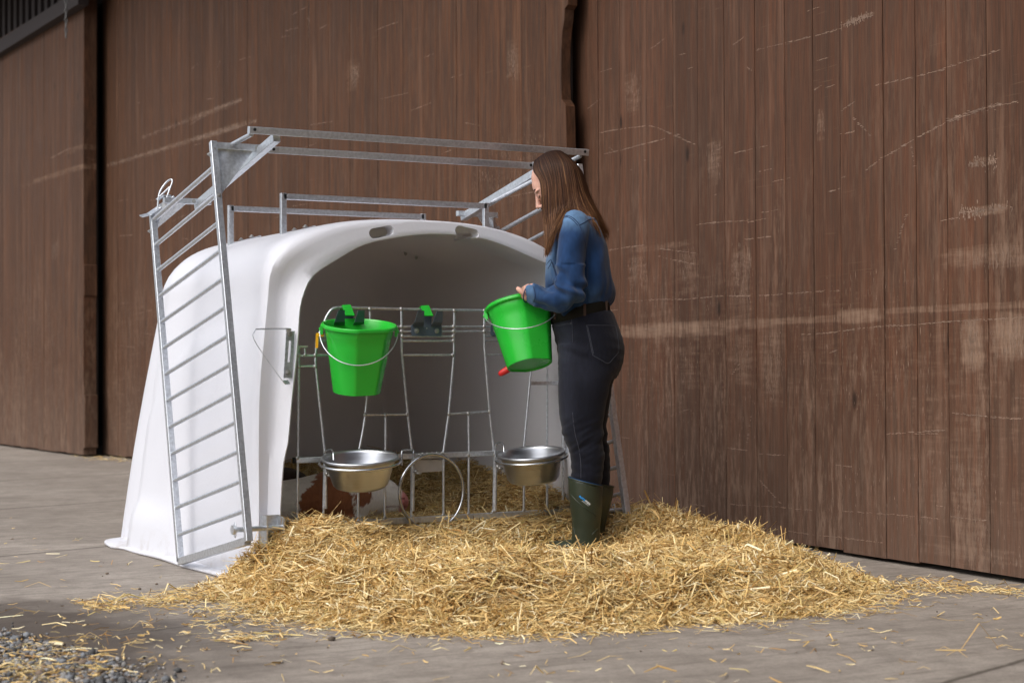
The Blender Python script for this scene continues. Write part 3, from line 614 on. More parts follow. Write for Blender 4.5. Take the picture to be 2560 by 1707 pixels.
# ------------------------------------------------------------------ folded run fence, swung up over the hutch
rf = empty('run_fence', (3.245, 6.27, 0)); tag(rf, 'galvanised barred run fence folded upright around the white hutch', 'fence')
rdir = Vector((0, -.981, .196)); sdir = Vector((0, .241, .970)).normalized()    # rung direction (to the front) and stile direction (up)
sdir = Vector((0, .2415, .9704)); 
def kp(b, name, m=GALV, parent=rf): return keep(b.build(name, m), parent)
for X_, s in ((2.40, 1), (4.095, -1)):
    Fb = Vector((X_, 6.226, .176)); Ft = Vector((X_, 6.606, 1.715)); Bb = Vector((X_, 7.002, .028)); Bt = Vector((X_, 7.352, 1.474))
    kp(MB().bar(Fb, Ft, .026, .026, up=(1, 0, 0)), 'stile'); kp(MB().bar(Bb, Bt+Vector((0, .006, .02)), .026, .026, up=(1, 0, 0)), 'stile')
    kp(MB().bar(Bb+Vector((0, 0, -.0)), Fb+Vector((0, .012, -.02))+Vector((0, 0, .02)), .026, .03, up=(1, 0, 0)), 'end_bar')
    # rungs measured along the back stile
    nR = 14
    for i in range(nR):
        t = 1-i*.0765-.008; pb = Bb.lerp(Bt, t)
        if i == nR-1: continue
        # meet the front stile along the rung direction
        dF = (Ft-Fb).normalized(); a = (pb-Fb); 
        # solve pb + rdir*u = Fb + dF*v  in (y,z)
        det = rdir.y*(-dF.z)-rdir.z*(-dF.y); u = ((Fb.y-pb.y)*(-dF.z)-(Fb.z-pb.z)*(-dF.y))/det
        p1 = pb+rdir*u; kp(MB().tube([pb, p1], .0088 if i else .0105, 12), 'bar')
    # corner stubs and gussets at the free end
    sx_ = s
    fs_ = Ft-Vector((0, 0, .014)); bs_ = Vector((X_, 7.30, 1.545))
    kp(MB().bar(fs_, fs_+Vector((sx_*.235, 0, 0)), .026, .026, up=(0, 0, 1)), 'corner_stub')
    kp(MB().bar(bs_+Vector((sx_*.03, 0, 0)), bs_+Vector((sx_*.24, 0, 0)), .024, .028, up=(0, 0, 1)), 'corner_stub')
    gu = MB(); th = Vector((0, .003, 0))
    a_, b_, c_ = fs_+Vector((sx_*.013, .004, -.01)), fs_+Vector((sx_*.17, .004, -.012)), fs_+Vector((sx_*.013, -.05, -.20))
    gu.add([a_, b_, c_, a_+th, b_+th, c_+th], [(0, 1, 2), (5, 4, 3), (0, 3, 4, 1), (1, 4, 5, 2), (2, 5, 3, 0)]); kp(gu, 'gusset')
    gu = MB(); a_, b_, c_, d_ = bs_+Vector((sx_*.05, .0, .012)), bs_+Vector((sx_*.13, 0, -.012)), Bt+Vector((sx_*.014, 0, -.05)), Bt+Vector((sx_*.0, 0, .03)); th = Vector((0, .004, 0))
    gu.add([a_, b_, c_, d_]+[v+th for v in (a_, b_, c_, d_)], [(0, 1, 2, 3), (7, 6, 5, 4), (0, 4, 5, 1), (1, 5, 6, 2), (2, 6, 7, 3), (3, 7, 4, 0)]); kp(gu, 'gusset')
    # beam joining the two stubs and carrying the long rails
    xb = X_+sx_*.192; kp(MB().bar((xb, 7.33, 1.531), (xb, 6.415, 1.722), .034, .030, up=(0, 0, 1)), 'beam')
    bb = MB()
    for p_ in (Ft+Vector((0, -.013, -.03)), Ft+Vector((sx_*.18, -.013, -.014)), Fb.lerp(Ft, .86)+Vector((0, -.014, 0))): bolt(bb, p_, (0, -1, 0), .006)
    for q in (.5, .9): bolt(bb, Bt+Vector((0, -.014, -.12*q)), (0, -1, 0), .006)
    bolt(bb, bs_+Vector((sx_*.16, -.014, 0)), (0, -1, 0), .006); bolt(bb, Ft+Vector((-sx_*.013, 0, -.05)), (-sx_, 0, 0), .006); bolt(bb, Bt+Vector((-sx_*.013, 0, -.06)), (-sx_, 0, 0), .006); builds(bb, 'bolt', DULL, lambda o: keep(o, rf))
def rail(y, z, x0, x1, name='long_rail'):
    kp(MB().bar((x0, y, z), (x1, y, z), .027, .026, up=(0, -.2, .98)), name)
    for x in (x0+.02, x1-.02): kp(MB().tube([(x, y-.0131, z+.001), (x, y-.0148, z+.001)], .0065, 12), 'hole', BLK)
rail(6.40, 1.742, 2.47, 4.012); rail(6.60, 1.697, 2.628, 3.86)
kp(MB().tube([(2.486, 6.41, 1.728), (2.476, 6.59, 1.708)], .0095, 10), 'brace')
kp(MB().tube([(3.985, 6.41, 1.728), (3.80, 6.86, 1.56)], .0095, 10), 'brace')
# spring latch on the left back corner
lt = MB(); B0 = Vector((2.40, 7.35, 1.50))
P4 = lambda x, y, Y=7.34: on(x, y, 'Y', Y)
lt.sweep([P4(352, 541), P4(372, 536), P4(395, 520), P4(432, 494)], [(-.002, -.016), (.002, -.016), (.002, .016), (-.002, .016)], up=(0, -.3, 1))
lt.sweep([P4(393, 500), P4(408, 490), P4(428, 490)], [(-.002, -.012), (.002, -.012), (.002, .012), (-.002, .012)], up=(0, -.3, 1))
loop = [P4(394, 523, 7.32), P4(397, 490, 7.32), P4(405, 470, 7.32), P4(418, 454, 7.32), P4(428, 449, 7.32), P4(431, 455, 7.31), P4(424, 474, 7.30), P4(417, 495, 7.30)]
lt.tube(catmull(loop, 26), .004, 8); lt.tube([P4(399, 492, 7.31), P4(424, 468, 7.31)], .004, 8)
lt.bar(P4(388, 538, 7.35), P4(440, 497, 7.32), .035, .02, up=(0, -.2, 1)); kp(lt, 'latch')
# ------------------------------------------------------------------ feeding gate in the hutch opening
GY0, GK = 6.45, .055
def G(x, y, off=0.):
    r = ray(x, y); t = (GY0-off-GK*2.8-C.y)/(r.y-GK*r.x); return C+r*t
gate = empty('feeding_gate', G(1079, 1300)); tag(gate, 'galvanised feeding gate closing the mouth of the white hutch', 'gate')
gz = lambda x, y, off=0.: G(700+x*.25513, 740+y*.25513, off)
def gt(pts, r=.0052, name='bar', sub=None, m=GALV):
    b = MB(); b.tube([Vector(p) for p in pts], r, 10)
    return keep(b.build(name, m), gate)
def cv(pts, n=40): return catmull(pts, n)
tl = [gz(345, 640), gz(352, 540), gz(356, 460), gz(372, 400), gz(430, 262), gz(462, 190), gz(505, 133), gz(560, 113), gz(640, 113)]
tr = [gz(2020, 143), gz(2600, 160), gz(2720, 180), gz(2790, 240), gz(2830, 330), gz(2850, 450), gz(2855, 900)]
gt(cv(tl, 40)+[gz(1190, 128)]+cv(tr, 24), .0056, 'top_frame')
gt([gz(345, 640), gz(352, 720), gz(440, 1560)], .0052)
gt([gz(184, 480), gz(182, 900), G(743, 1306)], .005)
gt([gz(168, 495), gz(266, 495)], .004); gt([gz(243, 510), gz(243, 582)], .0045); gt([gz(186, 583), gz(480, 583)], .0048); gt([gz(190, 688), gz(350, 686)], .0045)
gt(cv([gz(880, 128), gz(884, 560), gz(835, 1160), gz(775, 1510)], 20)); gt([gz(1188, 128), gz(1192, 560), gz(1250, 1160), gz(1290, 1512)]); gt([gz(1707, 145), gz(1702, 590), gz(1652, 1150), gz(1600, 1530)])
gt([gz(2000, 150), gz(2002, 500), gz(2052, 1130), gz(2094, 1525)]); gt([G(1340, 800), G(1336, 860), G(1327, 928), G(1309.5, 1115)]); gt([G(1367.5, 785), G(1367.5, 1120)])
gt([G(1407, 860), G(1406.5, 1120)], .005)
for a, b_, yy in ((880, 1190, 300), (1130, 2120, 300), (1130, 2110, 347), (1192, 1700, 395), (1192, 1700, 440), (1195, 1695, 578), (2005, 2520, 395), (2005, 2520, 440), (2010, 2510, 575), (880, 1190, 347), (360, 884, 578), (358, 880, 440), (358, 880, 395), (2120, 2600, 300), (2110, 2600, 347)):
    gt([gz(a, yy), gz(b_, yy)], .0045, 'crossbar')
gt([gz(830, 1163), gz(1248, 1160)], .0045, 'crossbar'); gt([gz(1650, 1155), gz(2052, 1133)], .0045, 'crossbar')
keep(MB().bar(G(1326, 957), G(1410, 957), .018, .012).build('crossbar', GALV), gate)
mbr = keep(MB().bar(G(738, 1150.5), G(1426, 1125.5), .022, .018).build('middle_rail', GALV), gate); keep(MB().bar(G(733, 1150.5), G(739, 1150.3), .023, .019).build('end_cap', BLK), gate)
keep(MB().bar(G(738, 1316), G(1417, 1277), .024, .022).build('bottom_rail', GALV), gate)
for x0, x1, yt, yb in ((811, 808, 1155, 1310), (895.5, 895.5, 1150, 1302), (962, 962, 1150, 1296), (1030, 1028, 1148, 1292), (1108.6, 1108.6, 1145, 1287), (1171.6, 1171.6, 1140, 1284), (1236, 1233.5, 1137, 1280), (1310, 1309.6, 1135, 1276), (1367.5, 1367.5, 1133, 1273), (1406.9, 1406.9, 1130, 1300)): gt([G(x0, yt), G(x1, yb)], .0052)
for x in (962, 1108.6): pass
gt([gz(1033, 1165), gz(1033, 1560)], .0048); gt([gz(1845, 1150), gz(1850, 1520)], .0048)
for x0, x1 in ((812, 812), (1031, 1030.5), (1237, 1236)): gt([G(x0+1.5, 1165, .004), G(x1+1.5, 1277 if x0 > 820 else 1271, .004)], .0074, 'sleeve')
pb = MB(); vv = [G(1035.5, 1146), G(1112, 1150), G(1111, 1172), G(1105, 1177), G(1036, 1182)]; th = Vector((0, .003, 0)); pb.add(vv+[v+th for v in vv], [(0, 1, 2, 3, 4)[::-1], (5, 6, 7, 8, 9)]+[(i, (i+1) % 5, 5+(i+1) % 5, 5+i) for i in range(5)]); keep(pb.build('cover_plate', mat('zinc_sheet', (.40, .38, .36), .55, .35, .5, var=(18, .15))), gate)
wd = MB()      # weld beads where the bars meet
for (x, y) in ((345, 580), (345, 690), (184, 580), (186, 690), (880, 128), (1188, 128), (1707, 143), (2000, 143), (1190, 300), (1190, 347), (1700, 300), (1700, 347), (2000, 300), (2000, 347), (1197, 395), (1697, 440), (1697, 395), (1690, 578), (1243, 1160), (1033, 1165), (1655, 1155), (1845, 1150), (2050, 1133), (832, 1163), (243, 578)): wd.mark(); wd.ell(gz(x, y, .003), (.0085, .007, .009), n=6)
for x, y in ((1030, 1125), (1108, 1140), (1171, 1137), (1236, 1136), (743, 1145), (1171, 1284), (1108, 1287), (1030, 1291), (962, 1295), (1233, 1279), (1310, 1275), (1367, 1272), (1406, 1268)): wd.mark(); wd.ell(G(x, y, .006), (.009, .006, .008), n=6)
wd.mark()
for i in range(16): wd.ell(G(1048+i*4, 1136+2*math.sin(i*2.1)-i*.2, .014), (.006, .006, .006), n=5)
builds(wd, 'weld', DULL, lambda o: keep(o, gate))
def hookpts(x, y, s=1, off=.03): return [G(x+30*s, y+38, .012), G(x+30*s, y+8, .012), G(x+25*s, y, .014), G(x+4*s, y+1, off), G(x, y+6, off+.01), G(x, y+38, off+.012)]
keep(MB().tube(cv(hookpts(1004.5, 1125, 1, .07), 24), .0045, 8).build('hook', WIRE), gate)
# folded ring, hanging
rc = G(1079, 1229, .03); rg = MB(); gx_ = Vector((1, GK, 0)).normalized(); rg.tube([rc+gx_*(.151*math.cos(t))+Vector((0, -.03*math.sin(t)+.0, 1)).normalized()*(.153*math.sin(t)) for t in np.linspace(0, 2*PI, 49)[:-1]], .0062, 10, closed=True); keep(rg.build('folded_ring', WIRE), gate)
# bowls in their rings
def bowl_at(px, py, Y, rollz, rlt, label, rmaj=.158):
    c = on(px, py, 'Y', Y)
    tilt = Matrix.Rotation(rlt, 3, ix) @ Matrix.Rotation(rollz, 3, fw0)
    mt = Matrix.Translation(c) @ tilt.to_4x4()
    rgm = MB(); rgm.tube([mt @ Vector(((rmaj+.008)*math.cos(t), (rmaj+.008)*math.sin(t), -.018)) for t in np.linspace(0, 2*PI, 57)[:-1]], .0055, 10, closed=True); keep(rgm.build('bowl_ring', WIRE), gate)
    r = rmaj/.158
    prof = [(.001, -.120), (.085, -.1195), (.098, -.115), (.108, -.104), (.138*r, -.03), (.146*r, -.012), (.150*r, -.008), (.156*r, -.008), (.160*r, -.004), (.1605*r, .002), (.156*r, .006), (.148*r, .004), (.144*r, -.006), (.136*r, -.03), (.106, -.101), (.094, -.112), (.001, -.114)]
    b = MB(); b.lathe(prof, mt, 72); o = b.build('feed_bowl', STEEL); tag(o, label, 'bowl', 'stainless feed bowls in wire rings'); return mt
bowl_at(900, 1144, 6.27, -.01, R(8.6), 'stainless steel feed bowl below the hanging green bucket', .150)
bowl_at(1329, 1133, 6.32, -.07, R(8.0), "stainless steel feed bowl beside the woman's knees", .140)
for pts in ([G(816, 1168, .01), G(812, 1140, .01), G(816, 1127, .02), G(828, 1124, .06), G(833, 1131, .10), G(834, 1150, .115)], [G(1238, 1150, .01), G(1238, 1120, .01), G(1243, 1108, .02), G(1254, 1107, .06), G(1259, 1114, .085), G(1260, 1130, .1)]):
    keep(MB().tube(cv(pts, 24), .0045, 8).build('hook', WIRE), gate)
wn = MB()
for x, y in ((817, 1186), (1039, 1180), (1244, 1168)): wn.mark(); wn.tube([G(x, y, .02), G(x+9, y+3, .035)], .004, 6); wn.ell(G(x, y-2, .02), (.009, .009, .008), n=6); wn.ell(G(x+9, y+3, .035), (.012, .003, .005), n=6)
builds(wn, 'wing_nut', DULL, lambda o: keep(o, gate))
# bucket holders bolted to the gate
def holder(px):
    h = MB(); o_ = G(px, 822, .008); ex_ = gx_; ez = Vector((0, 0, 1)); ey = Vector((GK, -1, 0)).normalized()
    def P(a, b_, c=0): return o_+ex_*a+ez*b_+ey*c
    def slab(poly, th=.003):
        vs = [P(*q) for q in poly]; t_ = ey*th; n0 = len(vs); h.add(vs+[v+t_ for v in vs], [tuple(range(n0)), tuple(range(2*n0-1, n0-1, -1))]+[(i, n0+i, n0+(i+1) % n0, (i+1) % n0) for i in range(n0)])
    slab([(-.072, -.024), (-.066, -.030), (.066, -.030), (.072, -.024), (.072, .012), (.066, .018), (-.066, .018), (-.072, .012)])
    # swept prongs leaning forward, each a lower and an upper plate
    sh = lambda L_: [(a-.42*c_, b_, c_) for a, b_, c_ in L_]
    for L_ in ([(-.066, .010, 0), (-.016, .010, 0), (-.018, .026, .045), (-.064, .026, .045)], [(-.064, .026, .045), (-.020, .026, .045), (-.022, .072, .070), (-.050, .072, .070)],
               [(.020, .010, 0), (.067, .010, 0), (.067, .026, .045), (.024, .026, .045)], [(.024, .026, .045), (.067, .026, .045), (.066, .072, .070), (.038, .072, .070)]): slab(sh(L_))
    slab([(-.022, .01, -.001), (.022, .01, -.001), (.022, .06, .004), (-.022, .06, .004)])
    ho = keep(h.build('bucket_holder', GREY), gate)
    h2 = MB(); h = h2
    vs = [P(-.026, .092, .0), P(.010, .094, .0), P(.008, .050, .040), P(-.038, .050, .040)]
    nrm = (vs[1]-vs[0]).cross(vs[2]-vs[0]).normalized()*.005; h2.add(vs+[v-nrm for v in vs], [(0, 1, 2, 3), (7, 6, 5, 4), (0, 4, 5, 1), (1, 5, 6, 2), (2, 6, 7, 3), (3, 7, 4, 0)])
    vs = [P(-.028, .086, .0), P(-.028, .074, -.02), P(.010, .074, -.02), P(.010, .094, .0), P(-.028, .094, 0)]; h2.add(vs, [(0, 1, 2, 3, 4)])
    c = h2.build('clip', GREEN); c.parent = ho
    b2 = MB(); 
    for s in (-1, 1): bolt(b2, P(.048*s, -.008, .003), ey, .0075)
    b2.mark(); b2.tube([P(0, .002, .003), P(0, .002, .0042)], .003, 8)
    builds(b2, 'bolt', DULL, lambda o: setattr(o, 'parent', ho))
    return ho
for px in (870, 1066, 1262):
    holder(px)
# ------------------------------------------------------------------ green buckets
def bucket(c, axis, facing, label, wire_drop, flat_dir, rim=.155, bot=.098, h=.285, teat=None, clip=False, spill=None, rimback=None):
    """c: rim centre; axis: unit vector from bottom to rim; facing: direction the handle sags to"""
    z = Vector(axis).normalized(); y = Vector(facing); y = (y-z*y.dot(z)).normalized(); x = y.cross(z)
    mt = Matrix.Translation(c) @ Matrix((x, y, z)).transposed().to_4x4()
    root = empty('bucket', c); tag(root, label, 'bucket', 'green plastic feeding buckets')
    fa = flat_dir
    def fn(px_, py_, pz):     # flatten one side and the opposite one
        r_ = math.hypot(px_, py_); 
        if r_ < .01: return px_, py_, pz
        a = math.atan2(py_, px_)
        for f0, dep in ((fa, .90), (fa+PI, .93)):
            d = math.cos(a-f0)*r_; lim = r_*dep
            if d > lim: px_ -= (d-lim)*math.cos(f0); py_ -= (d-lim)*math.sin(f0)
        return px_, py_, pz
    def R_(zz): return bot+(rim-.010-bot)*((zz+h)/h)
    pr = [(.001, -h+.006), (bot-.010, -h+.006), (bot-.004, -h), (bot, -h+.001), (bot+.001, -h+.006)]+[(R_(zz), zz) for zz in np.linspace(-h+.01, -.05, 8)]+[(R_(-.048)+.0015, -.047), (R_(-.02)+.0015, -.02), (rim-.007, -.016), (rim-.001, -.016), (rim+.002, -.012), (rim+.002, -.003), (rim-.001, 0), (rim-.008, 0), (rim-.0125, -.006)]+[(R_(zz)-.003, zz) for zz in np.linspace(-.03, -h+.012, 7)]+[(.001, -h+.010)]
    b = MB(); b.lathe(pr, mt, 96, fn); o = keep(b.build('pail', GREEN), root); o.data.set_sharp_from_angle(angle=R(32))
    # two shallow slots below the rim on the flat side
    sl_ = MB()
    fd = Vector((math.cos(fa), math.sin(fa), 0)); ft = Vector((-fd.y, fd.x, 0))
    for (a0, a1) in ((-.062, -.022), (.022, .062), (-.006, .004)):
        zc = -.037; rr_ = R_(zc)*.90+.0015; pf = []
        r2 = .0065 if a1-a0 > .02 else .0045
        for i in range(7): t = PI/2+PI*i/6; pf.append((a0+r2+r2*math.cos(t), r2*math.sin(t)))
        for i in range(7): t = -PI/2+PI*i/6; pf.append((a1-r2+r2*math.cos(t), r2*math.sin(t)))
        sl_.mark(); sl_.sweep([mt @ (fd*(rr_-.001+(q_)*.0)+ft*u_+Vector((0, 0, zc+v_))) for u_, v_ in pf for q_ in (0,)], [(.0009*math.cos(t), .0009*math.sin(t)) for t in np.linspace(0, 2*PI, 7)[:-1]], closed=True, smooth=True)
    builds(sl_, 'slot_edge', GREEN, lambda o: keep(o, root))
    # ears and wire handle
    er = MB()
    for s in (-1, 1):
        er.mark(); er.box(mt @ Vector((s*(rim-.001), 0, -.026)), (.012, .032, .036), Matrix((x, y, z)).transposed())
        er.tube([mt @ Vector((s*(rim+.001), 0, -.026)), mt @ Vector((s*(rim+.010), 0, -.026))], .007, 10)
    builds(er, 'handle_ear', GREEN, lambda o: keep(o, root))
    wp = [mt @ Vector((-rim-.008, 0, -.026)), ]
    dn = Vector(wire_drop)
    A_ = mt @ Vector((-rim-.006, 0, -.028)); B_ = mt @ Vector((rim+.006, 0, -.028)); ww = []
    for t in np.linspace(0, PI, 30): ww.append(A_.lerp(B_, (1-math.cos(t))/2)+dn*math.sin(t))
    keep(MB().tube(ww, .0021, 8).build('handle', GALV), root)
    if teat:
        tt = MB(); a_ = mt @ Vector(teat[0]); d_ = (mt.to_3x3() @ Vector(teat[1])).normalized(); tt.tube([a_-d_*.02, a_, a_+d_*.02, a_+d_*.045, a_+d_*.062, a_+d_*.07, a_+d_*.073], [.017, .016, .0145, .014, .012, .008, .001], 14); keep(tt.build('teat', RED), root)
    if clip:
        yc = MB(); p_ = mt @ Vector((rim+.004, -.012, -.05)); yc.box(p_, (.03, .012, .012), Matrix((x, y, z)).transposed()); yc.box(p_+x*.012+z*-.025, (.011, .010, .055), Matrix((x, y, z)).transposed()); keep(yc.build('valve_lever', YEL), root)
    return mt
toc = -fw0
cb = on(898, 810, 'Y', 6.31)
ax1 = (up0+toc*.18+rt0*.055).normalized()
bucket(cb, ax1, toc+rt0*.1, 'green bucket hanging empty on the left holder of the gate', toc*.10-up0*.135, R(113), rim=.147, h=.272, bot=.094, clip=True)
c2 = C+ray(1297, 762)*7.19
ax2 = (up0-toc*.30-rt0*.175).normalized()
bucket(c2, ax2, toc+rt0*.05, 'green bucket with a red teat tipped in the hands of the woman', toc*.172-up0*.072+rt0*.03, R(122), rim=.141, h=.262, bot=.092, teat=((.062, -.05, -.238), (.95, -.30, -.30)))
# ------------------------------------------------------------------ calf lying in the hutch
def proj(V):
    d = V-np.array(C)[None]; z = d@np.array(fw); return CX+F*(d@np.array(ix))/z, CY-F*(d@np.array(iy))/z
kb = MB(); secs = [(590, 1215, 1330, .12, 7.10), (640, 1206, 1332, .15, 7.10), (700, 1203, 1332, .17, 7.10), (760, 1193, 1332, .17, 7.08), (805, 1181, 1330, .155, 7.05), (840, 1171, 1322, .13, 7.02), (872, 1166, 1312, .105, 7.0), (902, 1168, 1303, .085, 7.0), (930, 1175, 1294, .072, 7.0), (958, 1187, 1288, .060, 7.0), (982, 1203, 1285, .050, 7.0), (1000, 1220, 1281, .044, 7.0), (1011, 1232, 1274, .038, 7.0), (1017, 1242, 1264, .022, 7.0)]
rgs = []
for x, yt, yb, hd_, Y in secs:
    a = on(x, yt, 'Y', Y); b_ = on(x, yb, 'Y', Y); c = (a+b_)/2; hz = (a.z-b_.z)/2
    rgs.append([c+Vector((0, hd_*math.cos(t), hz*math.sin(t))) for t in np.linspace(0, 2*PI, 25)[:-1]])
kb.loft(rgs)
kb.ell(on(705, 1215, 'Y', 7.38), (.13, .12, .085)); kb.ell(on(885, 1180, 'Y', 6.90), (.045, .055, .02), Matrix.Rotation(.5, 3, 'Y')); kb.ell(on(880, 1172, 'Y', 7.11), (.045, .055, .02))
kb.ell(on(1003, 1249, 'Y', 6.965), (.022, .022, .030)); kb.ell(on(972, 1272, 'Y', 6.99), (.040, .036, .020))
kb.tube([on(800, 1325, 'Y', 6.93), on(870, 1310, 'Y', 6.90), on(930, 1310, 'Y', 6.92)], [.05, .035, .028], 12); kb.tube([on(680, 1330, 'Y', 6.9), on(770, 1325, 'Y', 6.88)], [.07, .04], 12)
calf = remesh(kb, 'calf', CALF, .0065, 5)
tag(calf, 'brown and white calf lying behind the gate inside the hutch', 'calf')
def coat(V):
    x, y = proj(V); n_ = np.array([noise.noise(Vector(v)*38) for v in V]); n2 = np.array([noise.noise(Vector((v[0]*160, v[1]*40, v[2]*60))) for v in V])
    xj = x+n_*9+n2*7; yj = y+n_*5
    wh = np.array([.84, .80, .75]); br = np.array([.30, .112, .048]); dk = np.array([.03, .014, .009]); pk = np.array([.62, .22, .20])
    c = np.tile(wh, (len(V), 1))*(1+.10*n2)[:, None]
    edge_ = np.interp(yj, [1190, 1215, 1240, 1252, 1270, 1310], [792, 776, 752, 748, 743, 738]); e2 = np.interp(yj, [1160, 1200, 1226, 1245, 1270, 1300], [880, 876, 873, 880, 888, 884])
    b1 = smoothstep(-2, 2, xj-edge_)*smoothstep(-2, 2, e2-xj); b2 = smoothstep(1.12, .96, np.hypot((xj-905)/20, (yj-1240)/26)); b1 = np.maximum(b1, b2)
    c = c*(1-b1[:, None])+br*(1+.25*n2)[:, None]*b1[:, None]
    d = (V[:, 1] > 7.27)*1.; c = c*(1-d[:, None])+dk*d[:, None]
    p = smoothstep(997, 1006, x-(1250-y)*.15); c = c*(1-p[:, None])+pk*(1+.2*n_)[:, None]*p[:, None]
    ns_ = smoothstep(1.15, .85, np.hypot((x-1007)/5.5, (y-1246)/3.2)); c = c*(1-ns_[:, None])+np.array([.10, .012, .012])*ns_[:, None]
    mo = np.abs(y-(1266+(1000-x)*.02)); m2 = smoothstep(2.2, .8, mo)*(x > 960); c = c*(1-.7*m2[:, None])+np.array([.25, .07, .06])*.7*m2[:, None]
    return np.clip(c, 0, 1)
paint(calf, coat)
# ------------------------------------------------------------------ woman
PD = 7.2; S_ = PD/F
def W(x, y, d=0.): return C+ray(x, y)*(PD-d)
toc3 = -fw0
def hr(px, py, hw, hd_, d=0., n=32, sl=0., p=2.2):
    c = W(px, py, d); out = []
    for t in np.linspace(0, 2*PI, n+1)[:-1]:
        ct, st = math.cos(t), math.sin(t); a = math.copysign(abs(ct)**(2/p), ct)*hw*S_; b_ = math.copysign(abs(st)**(2/p), st)*hd_
        out.append(c+rt0*a+toc3*b_+up0*(-a*sl))
    return out
def limb(b, pts, n=20, sub=28, flat=1.):
    P = catmull([(*W(x, y, d), r) for x, y, d, r in pts], sub); b.tube([Vector(q[:3]) for q in P], [float(q[3]) for q in P], n); return b
woman = None
# -- body: head, neck, trunk core, arms and hands in one surface
bd = MB()
HO = W(1391, 466, 0.0); hrot = Matrix((-rt0, -toc3*1.0, up0)).transposed()     # local x = facing (image left), y = away, z = up
yawM = Matrix.Rotation(R(8), 3, 'Z'); pitM = Matrix.Rotation(R(33), 3, 'Y')
HM = hrot @ yawM @ pitM
def H(x, y, z): return HO+HM @ Vector((x, y, z))
def he(x, y, z, rx, ry, rz, ang=0): bd.ell(H(x, y, z), (rx, ry, rz), HM @ Matrix.Rotation(ang, 3, 'Y'), n=16)
he(-.012, 0, .035, .094, .073, .094); he(.030, 0, .020, .060, .062, .075); he(.036, 0, -.045, .050, .050, .066); he(.050, 0, -.088, .030, .030, .028); he(.0, 0, -.05, .055, .05, .05)
he(.066, .030, .0225, .020, .024, .010); he(.066, -.030, .0225, .020, .024, .010)
he(.052, .034, -.022, .028, .024, .026); he(.052, -.034, -.022, .028, .024, .026)
bd.tube([H(.078, 0, .022), H(.090, 0, .004), H(.100, 0, -.014), H(.108, 0, -.030), H(.106, 0, -.036)], [.010, .009, .0095, .012, .009], 12)
he(.093, .012, -.036, .012, .008, .008); he(.093, -.012, -.036, .012, .008, .008)
he(.083, 0, -.060, .014, .022, .006); he(.081, 0, -.070, .013, .020, .007)
he(.070, .029, .004, .013, .013, .0115); he(.070, -.029, .004, .013, .013, .0115)
for s in (-1, 1): he(-.012, s*.073, -.005, .016, .007, .028, .2)
limb(bd, [(1402, 478, 0, .055), (1412, 505, 0, .052), (1428, 535, 0, .056), (1440, 560, 0, .075)], 20, 12)
bd.loft([hr(1440, 556, 40, .13, 0), hr(1445, 600, 58, .15), hr(1447, 660, 62, .14), hr(1450, 720, 58, .13), hr(1452, 775, 58, .13), hr(1462, 830, 66, .15)])
limb(bd, [(1437, 566, .15, .045), (1430, 640, .20, .042), (1425, 722, .215, .038), (1395, 746, .20, .036), (1355, 744, .175, .030), (1322, 738, .158, .025), (1317, 735, .152, .026)], 16, 40)
limb(bd, [(1437, 566, -.15, .045), (1428, 650, -.19, .04), (1418, 735, -.19, .036), (1380, 752, -.16, .03), (1350, 752, -.12, .026)], 16, 30)
# left hand: palm, four fingers over the rim, thumb along it
def HB(cx, cy, d, rx, ry, rz, rot): bd.ell(W(cx, cy, d), (rx, ry, rz), rot, n=12)
prot = Matrix((rt0, toc3, up0)).transposed()
HB(1317, 734, .148, .024, .030, .021, prot @ Matrix.Rotation(R(35), 3, 'Y')); HB(1324, 725, .128, .026, .034, .015, prot @ Matrix.Rotation(R(-12), 3, 'Y')); HB(1330, 727, .112, .026, .028, .016, prot)
fing = [[(1317, 722, .140, .0098), (1313, 719, .120, .0095), (1308, 724, .098, .0088), (1307, 736, .088, .0082), (1309, 745, .09, .0072)],
        [(1325, 720, .124, .0100), (1321, 715.5, .100, .0098), (1314, 720, .076, .009), (1312, 733, .066, .0083), (1314, 743, .068, .0073)],
        [(1333, 720, .110, .0098), (1331, 714.5, .086, .0095), (1322, 718, .058, .0088), (1319, 731, .048, .0081), (1321, 741, .05, .0071)],
        [(1340, 723, .098, .0090), (1340, 718, .074, .0086), (1332, 720, .048, .0078), (1328, 731, .04, .0073), (1329, 739, .042, .0064)]]
for f in fing: limb(bd, f, 10, 18)
limb(bd, [(1316, 740, .162, .0135), (1309, 733, .172, .0125), (1301, 727, .174, .0108), (1295.5, 722, .168, .0098), (1292.5, 719.5, .164, .0075)], 10, 18)
# right hand holding the far side
bd.ell(W(1346, 750, -.105), (.03, .016, .026), prot)
for i in range(4): limb(bd, [(1340, 744+i*6, -.11, .0088), (1331, 743+i*6, -.12, .0085), (1322, 745+i*6, -.125, .0078), (1316, 748+i*6, -.122, .007)], 8, 12)
limb(bd, [(1344, 744, -.095, .011), (1338, 737, -.09, .010), (1330, 735, -.09, .009)], 8, 10)
body = remesh(bd, 'person', SKIN, .0022, 3)
tag(body, 'woman with long brown hair in a denim shirt and dark jeans tipping a green bucket', 'person')
body.data.materials.clear(); body.data.materials.append(SKIN)
bb_ = bvh(body)
